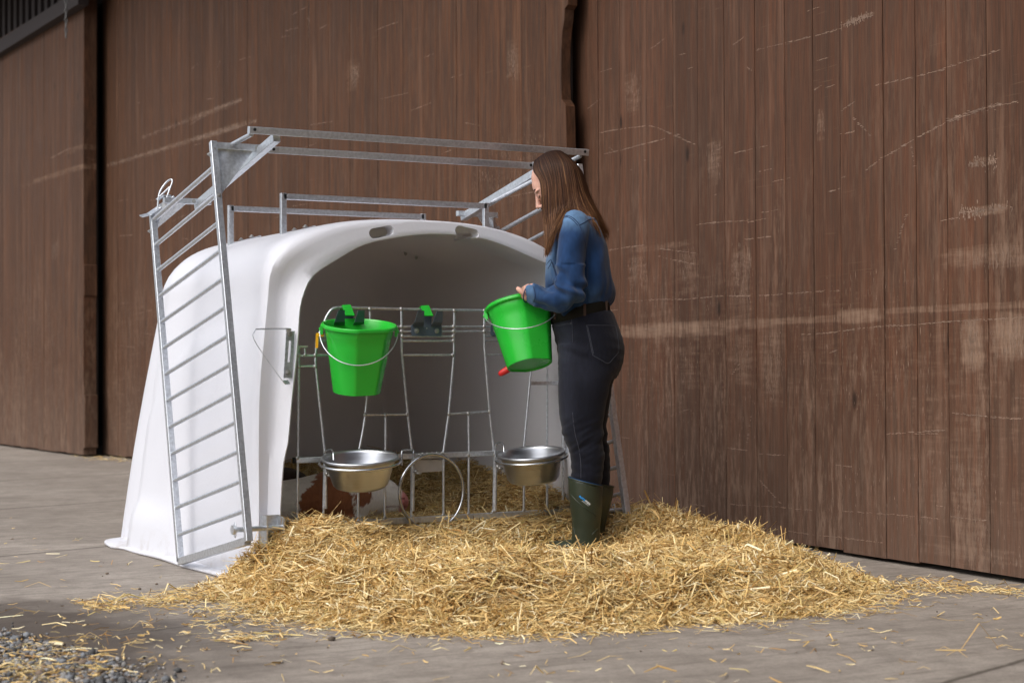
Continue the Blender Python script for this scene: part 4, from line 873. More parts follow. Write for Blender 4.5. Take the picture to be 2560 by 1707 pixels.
# eye: lid line and lashes, eyebrow
e = MB()
for s in (-1, 1):
    e.mark(); pts = [H(.081, s*.020, .001), H(.0835, s*.027, -.0025), H(.0815, s*.034, -.0022), H(.076, s*.041, .001)]
    e.sweep(catmull(pts, 12), [(-.0009, -.0012), (.0009, -.0012), (.0009, .0012), (-.0009, .0012)], smooth=True)
    for t in np.linspace(0, 1, 12):
        q = catmull(pts, 40)[int(t*39)]; q = Vector(q); dd = (HM @ Vector((.9, s*(.1+t*.5), -.55))).normalized(); e.tube([q, q+dd*.004+HM @ Vector((0, 0, -.001)), q+dd*.008], [.0006, .0005, .0002], 4)
builds(e, 'eyelash', BROW, lambda o: setattr(o, 'parent', body))
e = MB()
for s in (-1, 1): e.mark(); e.tube(catmull([H(.0835, s*.014, .0265), H(.0855, s*.024, .0315), H(.080, s*.037, .033), H(.070, s*.048, .027)], 12), [.0014]+[.0022]*8+[.0016, .0012, .0005], 6)
builds(e, 'eyebrow', BROW, lambda o: setattr(o, 'parent', body))
NOS = mat('nostril', (.10, .012, .01), .8); e = MB(); e.mark(); e.ell(H(.1005, .0085, -.0425), (.0035, .0022, .0022), HM, n=6); e.mark(); e.ell(H(.1005, -.0085, -.0425), (.0035, .0022, .0022), HM, n=6); builds(e, 'nostril', NOS, lambda o: setattr(o, 'parent', body))
# -- shirt
sb = MB(); sb.loft([hr(1431, 533, 20, .085, 0), hr(1436, 540, 36, .125, 0, sl=.15), hr(1441, 552, 50, .165), hr(1443, 575, 60, .178), hr(1446, 610, 74, .18), hr(1446, 650, 81, .175), hr(1448, 700, 84, .172), hr(1450, 735, 83, .172, sl=-.05), hr(1450, 758, 81, .168, sl=-.14), hr(1449, 770, 78, .164, sl=-.19), hr(1449, 780, 72, .152, sl=-.21)])
limb(sb, [(1434, 560, .12, .060), (1433, 575, .155, .064), (1430, 610, .185, .061), (1427, 660, .21, .057), (1426, 705, .222, .055), (1420, 735, .225, .053), (1398, 746, .215, .050), (1370, 745, .195, .046), (1345, 740, .178, .043), (1330, 737, .168, .0385), (1319, 734.5, .160, .0365)], 24, 60)
limb(sb, [(1434, 560, -.12, .058), (1433, 580, -.155, .062), (1428, 650, -.195, .058), (1420, 725, -.20, .054), (1395, 750, -.18, .046), (1362, 752, -.14, .034)], 20, 40)
limb(sb, [(1414, 528, 0, .062), (1424, 536, 0, .072)], 20, 4)
shirt = remesh(sb, 'shirt', DENIM, .0045, 7)
def wrk(co, n_):
    p = co-W(1430, 650, 0); x = p.dot(rt0); z = p.z; y = p.dot(toc3); f = 0.
    arm = 1 if (y > .15 or (z < -.10 and x < -.06)) else 0
    v = Vector((x, y, z))
    f += .0045*noise.noise(Vector((x*9+z*5, y*9, z*6-x*4)))
    if z < -.02 and x > -.16:      # gathered folds towards the tucked hem
        k_ = min(1, (-z-.02)/.12); f += k_*.0055*noise.noise(Vector((x*26, y*22, z*5)))+k_*.006*math.sin(x*60+2*noise.noise(v*9)+z*14)*(.4+.6*noise.noise(v*6+Vector((3, 3, 3))))
    if z < -.03 and x < .06 and y > .1:   # creases round the forearm and elbow
        a = x*46+z*70+3.2*noise.noise(v*14); f += .0046*math.sin(a)*(.45+.9*noise.noise(v*11+Vector((7, 1, 2))))
    else:
        a = z*22-x*38+2.5*noise.noise(v*8); f += .0028*math.sin(a)*(.5+noise.noise(v*7))
    return n_*f
displace(shirt, lambda c_, n_: wrk(c_, n_)*2.5)
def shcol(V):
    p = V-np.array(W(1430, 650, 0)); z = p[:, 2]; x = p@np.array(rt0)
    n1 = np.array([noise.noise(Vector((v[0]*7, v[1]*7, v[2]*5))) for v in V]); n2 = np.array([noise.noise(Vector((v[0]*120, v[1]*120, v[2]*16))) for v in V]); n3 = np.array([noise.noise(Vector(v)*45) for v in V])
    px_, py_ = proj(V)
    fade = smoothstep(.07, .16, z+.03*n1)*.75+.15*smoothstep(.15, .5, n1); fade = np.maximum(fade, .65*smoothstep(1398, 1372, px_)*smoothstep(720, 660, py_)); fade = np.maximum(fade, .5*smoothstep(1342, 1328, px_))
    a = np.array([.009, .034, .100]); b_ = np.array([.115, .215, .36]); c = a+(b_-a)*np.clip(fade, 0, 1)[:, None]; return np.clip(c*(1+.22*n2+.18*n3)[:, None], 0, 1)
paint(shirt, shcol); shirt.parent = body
sv = bvh(shirt)
def stitch(b, bv, px, r=.0009, n=26, dash=True):
    P = catmull([(x, y) for x, y in px], n); pts = [hit(bv, q[0], q[1], .0004) for q in P]
    run = []
    for i, p in enumerate(pts+[None]):
        if p is not None and (not run or (p-run[-1]).length < .03): run.append(p)
        else:
            if len(run) > 1: b.mark(); b.tube(run, r, 5)
            run = [p] if p is not None else []
st = MB()
for px in ([(1411, 541), (1422, 540), (1436, 548), (1448, 562), (1455, 580), (1461, 600), (1464, 612)], [(1409, 544), (1420, 543), (1433, 551), (1445, 564)], [(1449, 563), (1462, 556), (1474, 549), (1490, 548)], [(1333, 716), (1337, 728), (1338, 741), (1334, 755)], [(1366, 662), (1376, 650), (1379, 655), (1370, 672)], [(1379, 655), (1384, 668), (1390, 690), (1391, 702), (1380, 710), (1370, 713)], [(1381, 655), (1386, 668), (1392, 690)], [(1464, 612), (1468, 660), (1466, 720)]): stitch(st, sv, px, .0017)
builds(st, 'seam', THREAD2, lambda o: setattr(o, 'parent', shirt))
# cuff edge ring
q = MB(); cuff = W(1318.5, 735, .160); ax_ = (W(1319, 734.5, .160)-W(1330, 737, .168)).normalized(); u_ = ax_.cross(up0).normalized(); v_ = ax_.cross(u_)
q.tube([cuff+u_*(.0345*math.cos(t))+v_*(.0345*math.sin(t)) for t in np.linspace(0, 2*PI, 33)[:-1]], .0022, 8, closed=True); cu_ = q.build('cuff', THREAD2, shirt)
# -- belt
bl = MB(); bl.loft([hr(1449, 766, 73, .158, sl=-.20), hr(1449.5, 769, 74.5, .160, sl=-.20), hr(1450, 793, 76, .162, sl=-.20), hr(1450, 796, 74, .160, sl=-.20)]); belt = bl.build('belt', BELT, body)
# -- jeans
jb = MB(); jb.loft([hr(1452, 788, 75, .160, sl=-.17), hr(1457, 798, 78, .165, sl=-.17), hr(1464, 822, 82, .175, sl=-.08), hr(1472, 846, 84, .182), hr(1477, 872, 84, .184), hr(1477, 900, 82, .182), hr(1474, 925, 78, .178), hr(1470, 948, 70, .16)])
jb.loft([hr(1466, 862, 70, .10, .075), hr(1466, 905, 70, .100, .085), hr(1463, 950, 67, .097, .09), hr(1456, 1003, 59.5, .090, .09), hr(1454, 1048, 54, .084, .09), hr(1457, 1085, 49.5, .078, .09), hr(1464, 1115, 46, .073, .09), hr(1469, 1145, 41, .069, .09), hr(1468, 1180, 39, .066, .09), hr(1466, 1222, 36, .06, .09)])
jb.loft([hr(1478, 862, 72, .10, -.075), hr(1477, 905, 72, .098, -.085), hr(1473, 945, 66, .092, -.09), hr(1467, 1003, 59, .086, -.09), hr(1466, 1048, 53, .08, -.09), hr(1472, 1090, 47, .075, -.09), hr(1483, 1128, 42, .07, -.09), hr(1486, 1169, 40, .066, -.09), hr(1488, 1222, 37, .06, -.09)])
jeans = remesh(jb, 'jeans', JEANS, .0045, 6)
def jw(co, n_):
    p = co-W(1465, 1000, 0); x = p.dot(rt0); z = p.z; v = Vector((x, p.dot(toc3), z)); f = .0025*noise.noise(v*10)
    hipf = max(0, 1-abs(z-.21)/.16)*(1 if x < .0 else .35); kn = max(0, 1-abs(z+.16)/.13); lo = max(0, 1-abs(z+.30)/.08)
    f += hipf*.0062*noise.noise(Vector((x*9+z*14, v.y*8, z*42+x*16))); f += kn*.0085*noise.noise(Vector((x*10+7, v.y*9, z*30-x*14)))+kn*.0045*noise.noise(Vector((x*16+3, v.y*14, z*58-x*30))); f += lo*.0060*noise.noise(Vector((x*9, v.y*9+4, z*44+x*12)))
    cr = max(0, 1-abs(z-.10+x*.4)/.04)*max(0, (x-.0)/.09); f -= .004*min(1, cr)
    return n_*f
displace(jeans, jw)
def jc(V):
    n1 = np.array([noise.noise(Vector(v)*9) for v in V]); n2 = np.array([noise.noise(Vector((v[0]*150, v[1]*150, v[2]*30))) for v in V]); px_, py_ = proj(V)
    fd_ = smoothstep(1450, 1410, px_)*smoothstep(1120, 1040, py_)*.5+.3*smoothstep(.0, .5, n1)*smoothstep(1010, 930, py_)
    a = np.array([.0055, .0065, .0125]); b_ = np.array([.021, .024, .038]); c = a+(b_-a)*np.clip(fd_, 0, 1)[:, None]; return np.clip(c*(1+.3*n2)[:, None], 0, 1)
paint(jeans, jc); jeans.parent = body
jv = bvh(jeans); st = MB()
for px in ([(1429, 792), (1431, 840), (1431, 900), (1430, 970), (1432, 1040), (1438, 1085), (1447, 1120), (1452, 1160), (1452, 1195)], [(1382, 806), (1384, 812), (1395, 812), (1412, 809), (1428, 808)], [(1383, 808), (1386, 815), (1397, 815), (1414, 811), (1428, 811)], [(1466, 813), (1500, 813), (1532, 814), (1540, 818)], [(1466, 813), (1472, 840), (1478, 870), (1482, 888)], [(1469, 815), (1475, 842), (1480, 866), (1484, 884)], [(1482, 888), (1500, 898), (1520, 908), (1534, 895), (1547, 880)], [(1540, 818), (1544, 840), (1547, 862), (1547, 880)], [(1386, 790), (1420, 786), (1460, 780), (1500, 776), (1528, 779)]): stitch(st, jv, px, .0008)
p = hit(jv, 1428, 808, .0005)
if p: st.mark(); st.ell(p, (.004, .004, .004), n=5)
builds(st, 'seam', THREAD, lambda o: setattr(o, 'parent', jeans))
lp = MB()
for x in (1388, 1462, 1516):
    yy = 772-(x-1388)*.13
    r_ = ray(x, yy+12).normalized(); h0 = bvh(belt).ray_cast(C, r_)[0]
    if h0: lp.mark(); lp.box(h0-r_*.003, (.010, .004, .048), prot)
builds(lp, 'belt_loop', BROW, lambda o: setattr(o, 'parent', jeans))
# -- boots
def boot(shaft, foot, sole_z, name='boot'):
    b = MB(); b.loft([hr(*q[:5], sl=q[5] if len(q) > 5 else 0, p=2.) for q in shaft])
    P = [(W(x, y, d), w_, h_) for x, y, d, w_, h_ in foot]; rg_ = []; ax = (P[-1][0]-P[0][0]); ax.z = 0; ax.normalize(); sd_ = ax.cross(up0)
    for c, w_, h_ in P:
        rg_.append([c+sd_*(w_*math.copysign(abs(math.cos(t))**.8, math.cos(t)))+up0*(h_*math.copysign(abs(math.sin(t))**.8, math.sin(t))) for t in np.linspace(0, 2*PI, 25)[:-1]])
    b.loft(rg_); o = remesh(b, name, BOOT, .004, 6, body); return o
near = boot([(1463.5, 1204, 43, .072, .09, .26), (1464, 1236, 41.5, .070, .09, .05), (1465, 1262, 40, .066, .09), (1466, 1290, 37, .060, .09), (1465, 1318, 34.5, .054, .09), (1465, 1345, 36, .050, .09), (1466, 1384, 37, .05, .09)],
            [(1497, 1378, .115, .030, .030), (1480, 1376, .105, .038, .036), (1455, 1374, .075, .040, .042), (1430, 1371, .045, .042, .038), (1405, 1369, .01, .045, .031), (1385, 1366, -.02, .040, .025), (1372, 1366, -.04, .024, .018)], 0)
far = boot([(1492, 1206, 43, .070, -.09, .26), (1492, 1236, 41, .068, -.09, .05), (1489, 1262, 38.5, .064, -.09), (1484, 1290, 36, .058, -.09), (1480, 1318, 33, .052, -.09), (1479, 1345, 33, .050, -.09), (1479, 1380, 34, .048, -.09)],
           [(1508, 1371, -.07, .030, .030), (1492, 1370, -.08, .038, .034), (1470, 1365, -.11, .040, .040), (1446, 1357, -.14, .042, .034), (1422, 1355, -.17, .043, .026), (1404, 1354, -.20, .03, .018)], 0)
for o in (near, far):   # soft ribs and a thick top edge
    pass
nb = bvh(near); fb_ = bvh(far)
rb_ = MB()
for px in ([(1427, 1236), (1440, 1250), (1458, 1266), (1474, 1277), (1490, 1288)], [(1434, 1318), (1438, 1336), (1444, 1354), (1455, 1366), (1470, 1371)], [(1481, 1335), (1488, 1328), (1496, 1321)]): stitch(rb_, nb, px, .0024)
builds(rb_, 'rib', BOOT, lambda o: setattr(o, 'parent', near))
tp = MB(); tp.tube(hr(1463.5, 1204, 43, .072, .09, 40, .26, 2.), .0028, 8, closed=True); tp.build('top_edge', BOOT, near)
tp = MB(); tp.tube(hr(1492, 1206, 43, .070, -.09, 40, .26, 2.), .0028, 8, closed=True); tp.build('top_edge', BOOT, far)
ln = MB(); ln.loft([hr(1463.5, 1203.5, 41, .068, .09, 32, .26, 2.), hr(1463.5, 1200.5, 41.5, .0685, .09, 32, .26, 2.)], cap=False); ln.build('lining', mat('boot_lining', (.01, .06, .16), .8), near)
# lettering, conformed to the near boot
def lettering(txt, x0, y0, ang, size_px, mtl, name, parent, bv):
    cu = bpy.data.curves.new('t', 'FONT'); cu.body = txt; cu.size = 1; cu.resolution_u = 3; cu.offset = .018; o = bpy.data.objects.new('t', cu); col.objects.link(o)
    dg = bpy.context.evaluated_depsgraph_get(); me = bpy.data.meshes.new_from_object(o.evaluated_get(dg)); bpy.data.objects.remove(o); wmax = max(v.co.x for v in me.vertices)
    ca, sa = math.cos(ang), math.sin(ang)
    for v in me.vertices:
        x = x0+size_px*(v.co.x*ca+v.co.y*sa); y = y0+size_px*(v.co.x*sa-v.co.y*ca); p = hit(bv, x, y, .0012); v.co = p if p else W(x, y, .16)
    me.materials.clear(); me.materials.append(mtl); o = bpy.data.objects.new(name, me); col.objects.link(o); o.parent = parent; return wmax
A_ = R(38); wl_ = lettering('nora', 1446.8, 1241, A_, 9.6, LBLUE, 'lettering', near, nb)
lettering('max', 1446.8+9.6*(wl_+.06)*math.cos(A_), 1241+9.6*(wl_+.06)*math.sin(A_), A_, 9.6, LWHITE, 'lettering', near, nb)
lettering('www.noramax.com', 1454.8, 1251.5, A_, 2.6, LWHITE, 'lettering', near, nb)
# -- hair
Gd = [[(1335, 406, .02), (1334, 428, .055), (1350, 452, .078), (1355, 490, .090), (1357, 532, .10), (1362, 568, .13), (1366, 605, .15), (1364, 648, .155)],
      [(1350, 392, .02), (1356, 418, .075), (1370, 455, .095), (1373, 500, .102), (1374, 540, .11), (1374, 575, .15), (1371, 615, .165), (1366, 645, .16)],
      [(1368, 381, .015), (1382, 408, .085), (1391, 450, .105), (1394, 495, .112), (1395, 528, .12), (1389, 560, .165), (1381, 595, .19), (1371, 636, .175)],
      [(1388, 377, .01), (1406, 404, .082), (1413, 445, .108), (1417, 490, .113), (1418, 520, .125), (1407, 545, .165), (1393, 572, .19), (1378, 618, .18)],
      [(1400, 378, 0), (1424, 408, .07), (1434, 450, .098), (1441, 490, .108), (1450, 520, .125), (1462, 542, .155), (1476, 562, .155), (1484, 582, .14)],
      [(1410, 383, -.005), (1440, 416, .045), (1451, 455, .072), (1461, 490, .082), (1474, 520, .088), (1489, 550, .09), (1502, 585, .08), (1511, 624, .06)],
      [(1418, 389, -.01), (1450, 424, .0), (1463, 456, .012), (1472, 487, .02), (1484, 513, .03), (1499, 542, .03), (1514, 567, .02), (1526, 590, .0)],
      [(1415, 386, -.03), (1446, 420, -.045), (1458, 456, -.055), (1468, 492, -.06), (1480, 520, -.06), (1494, 550, -.065), (1505, 580, -.07), (1512, 612, -.07)],
      [(1402, 381, -.04), (1430, 412, -.08), (1442, 452, -.10), (1450, 490, -.11), (1458, 520, -.12), (1468, 545, -.14), (1480, 570, -.15), (1490, 600, -.14)],
      [(1380, 380, -.03), (1398, 410, -.085), (1405, 450, -.105), (1408, 490, -.11), (1408, 525, -.12), (1400, 555, -.15), (1390, 590, -.17), (1382, 620, -.16)],
      [(1352, 391, -.025), (1362, 418, -.075), (1376, 455, -.09), (1380, 495, -.095), (1382, 530, -.10), (1380, 565, -.12), (1378, 600, -.14), (1374, 635, -.14)],
      [(1337, 403, -.01), (1339, 425, -.05), (1354, 450, -.07), (1360, 490, -.08), (1364, 528, -.085), (1368, 565, -.11), (1370, 600, -.13), (1368, 632, -.13)]]
GG = np.array([catmull([np.array(W(*q)) for q in g_], 26) for g_ in Gd])      # 12 x 26 x 3
SG = np.array([np.array(catmull(list(GG[:, j]), 111)) for j in range(26)]).transpose(1, 0, 2)  # 111 x 26 x 3
cen = np.array([np.array(W(1400, 450, 0))*(1-t)+np.array(W(1425, 600, 0))*t for t in np.linspace(0, 1, 26)])
und = SG.copy()
dd_ = cen[None]-und; und = und+dd_/np.linalg.norm(dd_, axis=2, keepdims=True)*.010
V = und.reshape(-1, 3); nI, nJ = 111, 26; JJ = 20
idx = np.arange(nI*nJ).reshape(nI, nJ); q = np.stack([idx[:-1, :JJ-1], idx[1:, :JJ-1], idx[1:, 1:JJ], idx[:-1, 1:JJ]], -1).reshape(-1, 4)
hv, hc, hf = [V], [np.tile([.020, .011, .008], (len(V), 1))], [q]; base_i = len(V)
NS = 5200; rng2 = np.random.default_rng(3)
for k_ in range(NS):
    s = rng2.random()*109.9; i0 = int(s); f0 = s-i0; ln_ = int(26*(1-.42*rng2.random()**1.6)); cv_ = SG[i0]*(1-f0)+SG[i0+1]*f0; cv_ = cv_[:ln_]
    t = np.linspace(0, ln_/26, ln_); dc = cen[:ln_]-cv_; dc /= np.linalg.norm(dc, axis=1, keepdims=True)
    j = rng2.normal(0, 1, 3)*.0045; clump = np.array([noise.noise(Vector((s*.9, tt*3, 0))) for tt in t]); lay = rng2.random()*.009-.002
    cv_ = cv_+j[None]*(t**1.2)[:, None]+dc*(lay-clump*.006*t)[:, None]+np.array(rt0)[None]*(.003*np.sin(t*9+s*3+rng2.random()*2)*t)[:, None]+np.array(rt0)[None]*(clump*.006*t)[:, None]
    if rng2.random() < .09: cv_ = cv_+rng2.normal(0, .012, 3)[None]*(t**2)[:, None]
    sd_ = np.cross(np.gradient(cv_, axis=0), dc); sd_ /= np.linalg.norm(sd_, axis=1, keepdims=True)+1e-9
    wd_ = (.0007+.0007*rng2.random())*(1-.75*(t/t[-1])**3); a = cv_-sd_*wd_[:, None]; b_ = cv_-dc*(wd_*.7)[:, None]; c = cv_+sd_*wd_[:, None]
    n_ = ln_; vv = np.stack([a, b_, c], 1).reshape(-1, 3); r0 = np.arange(n_-1)*3+base_i
    hf.append(np.concatenate([np.stack([r0, r0+1, r0+4, r0+3], 1), np.stack([r0+1, r0+2, r0+5, r0+4], 1)])); hv.append(vv); base_i += len(vv)
    hl = max(0, noise.noise(Vector((s*1.3, 3, 0)))+.05)**1.5*2.2+rng2.random()**3*.5; root = np.array([.020, .009, .006]); mid = np.array([.050, .020, .011])+hl*np.array([.20, .105, .048]); end = np.array([.15, .068, .029])+hl*np.array([.12, .07, .03])
    tt = t[:, None]; cc = root+(mid-root)*np.clip(tt*2.6, 0, 1); cc = cc+(end-cc)*np.clip((tt-.55)*1.6, 0, .8); cc = cc*(.45+.95*rng2.random()); hc.append(np.repeat(cc, 3, 0))
hair = npmesh('hair', np.concatenate(hv), np.concatenate(hf), HAIR, np.clip(np.concatenate(hc), 0, 1), body, True)
# ------------------------------------------------------------------ straw
def gs(x, y, cx, cy, sx, sy, h): return h*np.exp(-((x-cx)/sx)**2-((y-cy)/sy)**2)
poly = np.array([(2.30, 6.50), (2.30, 6.28), (2.26, 6.10), (2.24, 5.88), (2.20, 5.55), (2.28, 5.15), (2.48, 4.86), (2.70, 4.72), (3.0, 4.64), (3.4, 4.60), (3.78, 4.58), (4.08, 4.72), (4.36, 4.98), (4.52, 5.25), (4.74, 5.8), (4.86, 6.5), (4.95, 7.3), (4.2, 7.4), (4.18, 6.95), (2.50, 6.95), (2.50, 6.6)])
def sdist(x, y):
    x = np.asarray(x, float); y = np.asarray(y, float); d = np.full(x.shape, 9.); ins = np.zeros(x.shape, bool); n = len(poly)
    for i in range(n):
        x1, y1 = poly[i]; x2, y2 = poly[(i+1) % n]; dx, dy = x2-x1, y2-y1; t = np.clip(((x-x1)*dx+(y-y1)*dy)/(dx*dx+dy*dy), 0, 1); d = np.minimum(d, np.hypot(x-x1-t*dx, y-y1-t*dy))
        c = ((y1 > y) != (y2 > y)) & (x < (x2-x1)*(y-y1)/(y2-y1+1e-12)+x1); ins ^= c
    return np.where(ins, d, -d)
def nzv(x, y, k, o=0): return np.array([noise.noise(Vector((a*k, b_*k, o))) for a, b_ in zip(np.ravel(x), np.ravel(y))]).reshape(np.shape(x))
def hgt(x, y, d=None):
    d = sdist(x, y) if d is None else d
    h = .085+gs(x, y, 2.62, 6.13, .30, .32, .118)+gs(x, y, 3.4, 6.42, .85, .26, .075)+gs(x, y, 4.22, 6.25, .28, .5, .090)+gs(x, y, 4.35, 5.75, .30, .35, .04)+gs(x, y, 3.3, 5.35, .8, .35, .055)+gs(x, y, 2.75, 5.4, .4, .4, .03)-gs(x, y, 3.66, 5.98, .27, .32, .085)-gs(x, y, 4.6, 6.0, .25, .8, .045)+gs(x, y, 4.1, 5.2, .3, .3, .02)
    h = h+.040*nzv(x, y, 3.3)+.034*nzv(x, y, 7, 5)
    inn = smoothstep(6.46, 6.6, y)*(np.abs(np.asarray(x)-3.28) < .72)
    edge_ = smoothstep(-.02, .40, d+.10*nzv(x, y, 4, 9))
    return np.maximum(h*edge_, 0)
def hin(x, y):
    return .165+.17*smoothstep(6.9, 7.6, y)+gs(x, y, 3.98, 6.85, .16, .45, .15)+gs(x, y, 3.65, 7.7, .18, .3, .06)+gs(x, y, 4.05, 7.35, .2, .4, .07)-gs(x, y, 3.88, 7.5, .12, .4, .05)+.025*nzv(x, y, 6, 2)+.01*nzv(x, y, 15, 4)
def straws(x, y, z, L, wid, flat, lift, rs, colr, width_rot=1., tuft=None):
    n = len(x); az = rs.uniform(0, 2*PI, n) if tuft is None else tuft; el = rs.normal(0, flat, n)+lift; dv = np.c_[np.cos(az)*np.cos(el), np.sin(az)*np.cos(el), np.sin(el)]
    up_ = np.tile([0, 0, 1.], (n, 1))+rs.normal(0, .5, (n, 3)); s = np.cross(dv, up_); s /= np.linalg.norm(s, axis=1, keepdims=True); u = np.cross(s, dv)
    c = np.c_[x, y, z]; kink = rs.normal(0, .13, n)*L; k2 = rs.normal(0, .13, n)*L; tt = np.array([-.5, 0, .5])
    ctr = [c+dv*(L*t)[:, None]+(s*kink[:, None]+u*k2[:, None])*(1-4*t*t) for t in tt]; w3 = [wid*.8, wid, wid*rs.uniform(.3, 1, n)]
    V = np.stack([np.stack([q-s*(w_/2)[:, None], q+u*(w_*.32)[:, None], q+s*(w_/2)[:, None]], 1) for q, w_ in zip(ctr, w3)], 1).reshape(-1, 3)
    b_ = (np.arange(n)*9)[:, None]; f = np.concatenate([b_+np.array(a)[None] for a in ((0, 1, 4, 3), (1, 2, 5, 4), (3, 4, 7, 6), (4, 5, 8, 7))]); return V, f, np.repeat(colr, 9, 0)
def scol(n, rs):
    pal = np.array([[.62, .45, .22], [.70, .55, .31], [.52, .35, .155], [.80, .69, .46], [.34, .205, .085], [.86, .81, .68], [.58, .48, .23]]); p = [.27, .24, .17, .14, .07, .06, .05]
    return np.clip(pal[rs.choice(len(pal), n, p=p)]*np.array([1.06, 1.0, .80])*rs.uniform(.74, 1.22, (n, 1)), 0, 1)
rs3 = np.random.default_rng(21)
# mound body, coloured dark so gaps between straws look shaded
gx, gy = np.meshgrid(np.linspace(1.95, 5.0, 130), np.linspace(4.45, 7.5, 130)); dd = sdist(gx, gy); hz_ = hgt(gx, gy, dd)-.012
V = np.c_[gx.ravel(), gy.ravel(), hz_.ravel()]; I = np.arange(130*130).reshape(130, 130); q = np.stack([I[:-1, :-1], I[:-1, 1:], I[1:, 1:], I[1:, :-1]], -1).reshape(-1, 4)
okv = (dd.ravel() > -.02) & (V[:, 2] > .0) & ~((V[:, 1] > 6.7) & (V[:, 0] < 4.15)) ; q = q[okv[q].all(1)]
msh = npmesh('straw', V, q, STRAWD, np.tile([.20, .115, .04], (len(V), 1))*(1+.2*rs3.normal(0, 1, (len(V), 1)).clip(-1, 1)), None, True)
msh.name = 'straw_bed_base'
parts = []
n0 = 150000; x = rs3.uniform(2.0, 4.95, n0); y = rs3.uniform(4.5, 7.3, n0); d = sdist(x, y); keep_ = (d > rs3.normal(-.0, .035, n0)) & ~((y > 6.62) & (x < 4.15)) & ~((x < 2.47) & (y > 6.42)); x, y, d = x[keep_], y[keep_], d[keep_]
h = hgt(x, y, d); n = len(x); parts_n = n
L = np.clip(rs3.lognormal(-2.78, .52, n), .015, .19); L = np.where(d < .1, L*.85, L); wid = np.clip(rs3.lognormal(-5.52, .42, n), .0016, .0095)
tuftf = nzv(x, y, 2.2, 11)*5+rs3.normal(0, .75, n); stick = rs3.random(n) < .06
V1, f1, c1 = straws(x, y, h+rs3.uniform(-.008, .012, n)+stick*.008, L, wid, .30, 0*x+stick*rs3.uniform(.2, 1.1, n)*np.sign(rs3.normal(0, 1, n)), rs3, scol(n, rs3), tuft=tuftf)
straw = npmesh('straw', V1, f1, STRAW, c1); tag(straw, kind='stuff', label='loose golden straw heaped on the concrete in front of the hutch', cat='straw'); msh.parent = straw; msh.name = 'straw_bed'
print('straws', n)
# litter inside the hutch
gx, gy = np.meshgrid(np.linspace(2.56, 3.98, 70), np.linspace(6.5, 8.2, 80)); V = np.c_[gx.ravel(), gy.ravel(), hin(gx, gy).ravel()-.012]; I = np.arange(70*80).reshape(80, 70); q = np.stack([I[:-1, :-1], I[:-1, 1:], I[1:, 1:], I[1:, :-1]], -1).reshape(-1, 4)
mi = npmesh('bedding_base', V, q, STRAWD, np.tile([.24, .14, .05], (len(V), 1)), None, True)
n = 26000; x = rs3.uniform(2.6, 3.97, n); y = rs3.uniform(6.47, 8.12, n); kk = ~((x < 3.55) & (y > 6.98) & (y < 7.3)); x, y = x[kk], y[kk]; n = len(x); stick = rs3.random(n) < .08
V2, f2, c2_ = straws(x, y, hin(x, y)+rs3.uniform(-.008, .014, n), np.clip(rs3.lognormal(-3.0, .5, n), .015, .15), np.clip(rs3.lognormal(-5.8, .35, n), .0015, .006), .28, stick*rs3.uniform(.2, 1.2, n), rs3, scol(n, rs3)*.85)
st2 = npmesh('straw_bedding', V2, f2, STRAW, c2_); tag(st2, kind='stuff', label='deep straw bedding banked up inside the calf hutch', cat='straw'); mi.parent = st2
# scattered wisps on the yard
xs, ys = [], []
def sc_(n, f):
    a = [f() for _ in range(n)]; xs.extend(p[0] for p in a); ys.extend(p[1] for p in a)
R2 = random.Random(9)
def nearpoly():
    while True:
        i = R2.randrange(1, 13); t = R2.random(); a = poly[i]*(1-t)+poly[i+1]*t; cxy = np.array([3.4, 5.6]); o_ = (a-cxy)/np.linalg.norm(a-cxy)*abs(R2.gauss(0, .10)); return a+o_
sc_(1500, nearpoly)
sc_(620, lambda: (R2.uniform(1.72, 2.45), R2.gauss(6.02, .085)+(R2.random()-.5)*.1)); sc_(300, lambda: (R2.gauss(2.1, .18), R2.gauss(5.45, .28)))
sc_(110, lambda: (R2.gauss(1.60, .15), R2.gauss(5.2, .5))); sc_(520, lambda: (R2.gauss(1.24, .15), R2.gauss(4.85, .35)))
sc_(240, lambda: (R2.gauss(4.55, .12), R2.gauss(4.86, .10))); sc_(90, lambda: (R2.gauss(4.68, .06), R2.gauss(4.68, .08)))
sc_(200, lambda: (R2.uniform(1.7, 4.3), R2.uniform(3.5, 4.7))); sc_(100, lambda: (R2.uniform(.8, 2.4), R2.uniform(6.2, 10))); sc_(80, lambda: (R2.gauss(1.95, .05), R2.gauss(5.05, .05))); sc_(160, lambda: (R2.gauss(4.75, .10), R2.gauss(15.9, .35)))
x = np.array(xs); y = np.array(ys); kk = ~((x > 2.40) & (x < 4.15) & (y > 6.3)); x, y = x[kk], y[kk]; n = len(x)
V3, f3, c3 = straws(x, y, rs3.uniform(.003, .010, n), np.clip(rs3.lognormal(-3.15, .6, n), .008, .15), np.clip(rs3.lognormal(-5.7, .4, n), .0015, .008), .07, 0*x, rs3, scol(n, rs3))
st3 = npmesh('straw_wisps', V3, f3, STRAW, c3); tag(st3, kind='stuff', label='thin straw wisps strewn over the bare concrete', cat='straw')
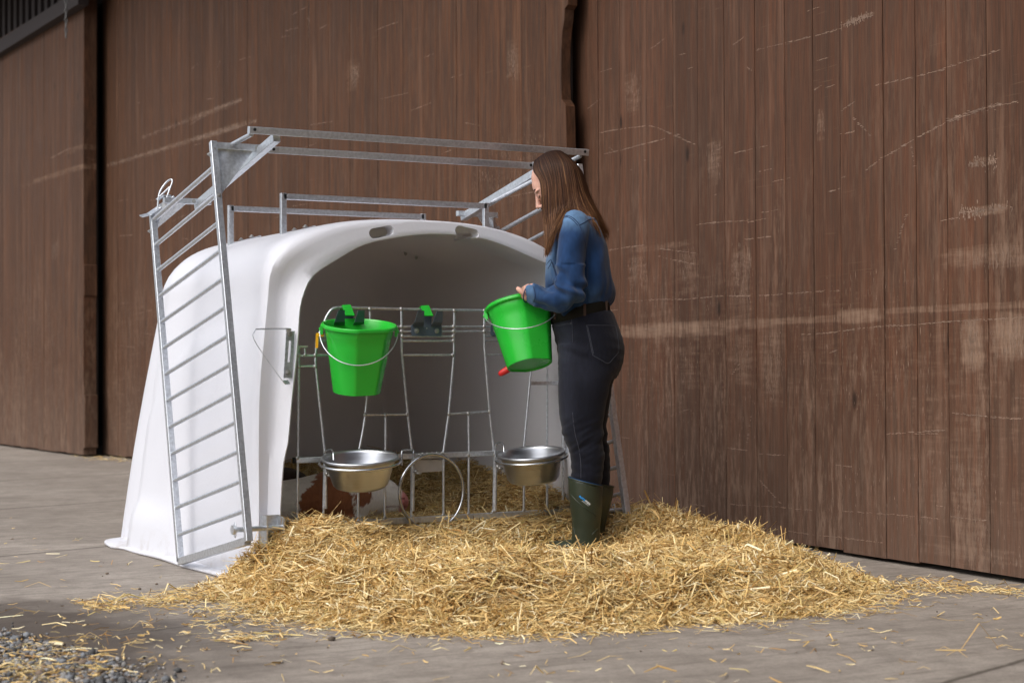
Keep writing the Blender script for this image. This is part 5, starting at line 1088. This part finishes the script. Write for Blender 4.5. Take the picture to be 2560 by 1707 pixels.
# gravel in the near left corner and small grit on the slab
ico = np.array([(0, 0, 1), (.894, 0, .447), (.276, .851, .447), (-.724, .526, .447), (-.724, -.526, .447), (.276, -.851, .447), (.724, .526, -.447), (-.276, .851, -.447), (-.894, 0, -.447), (-.276, -.851, -.447), (.724, -.526, -.447), (0, 0, -1)])
icf = np.array([(0, 1, 2), (0, 2, 3), (0, 3, 4), (0, 4, 5), (0, 5, 1), (1, 6, 2), (2, 7, 3), (3, 8, 4), (4, 9, 5), (5, 10, 1), (2, 6, 7), (3, 7, 8), (4, 8, 9), (5, 9, 10), (1, 10, 6), (6, 11, 7), (7, 11, 8), (8, 11, 9), (9, 11, 10), (10, 11, 6)])
def stones(x, y, r, rs, cols):
    n = len(x); V = ico[None]*(r[:, None, None]*rs.uniform(.7, 1.25, (n, 1, 3)))*rs.uniform(.85, 1.15, (n, 12, 1)); V[:, :, 2] *= .7; a = rs.uniform(0, PI, n); ca, sa = np.cos(a), np.sin(a); X = V[:, :, 0]*ca[:, None]-V[:, :, 1]*sa[:, None]; Y = V[:, :, 0]*sa[:, None]+V[:, :, 1]*ca[:, None]
    V = np.stack([X+x[:, None], Y+y[:, None], V[:, :, 2]+(r*.45)[:, None]], -1).reshape(-1, 3); f = (np.arange(n)*12)[:, None, None]+icf[None]; return V, f.reshape(-1, 3), np.repeat(cols, 12, 0)
n = 5200; t = rs3.random(n); y = rs3.uniform(4.2, 6.0, n); x = 1.46-np.abs(rs3.normal(.04, .26, n))-.22*np.maximum(0, y-4.9)+.05*rs3.normal(0, 1, n); r = np.clip(rs3.lognormal(-5.35, .45, n), .002, .015)
gcol = np.array([[.19, .20, .215], [.28, .27, .26], [.10, .10, .10], [.36, .34, .32], [.16, .12, .09]])[rs3.choice(5, n, p=[.3, .25, .2, .1, .15])]*rs3.uniform(.7, 1.2, (n, 1))
GRAV = attr_mat('gravel', .8, .3)
Va, fa_, ca_ = stones(x, y, r, rs3, gcol)
n = 260; x = rs3.uniform(.9, 4.6, n); y = rs3.uniform(3.6, 13, n); kk = ~((x > 2.3) & (y > 4.6)); x, y = x[kk], y[kk]; n = len(x)
Vb, fb2, cb_ = stones(x, y, np.clip(rs3.lognormal(-5.6, .5, n), .002, .012), rs3, np.tile([.14, .11, .085], (n, 1))*rs3.uniform(.5, 1.6, (n, 1)))
gr = npmesh('gravel', np.r_[Va, Vb], np.r_[fa_, fb2+len(Va)], GRAV, np.clip(np.r_[ca_, cb_], 0, 1), None, True); tag(gr, kind='stuff', label='grey gravel and grit in the near left corner of the yard', cat='gravel')
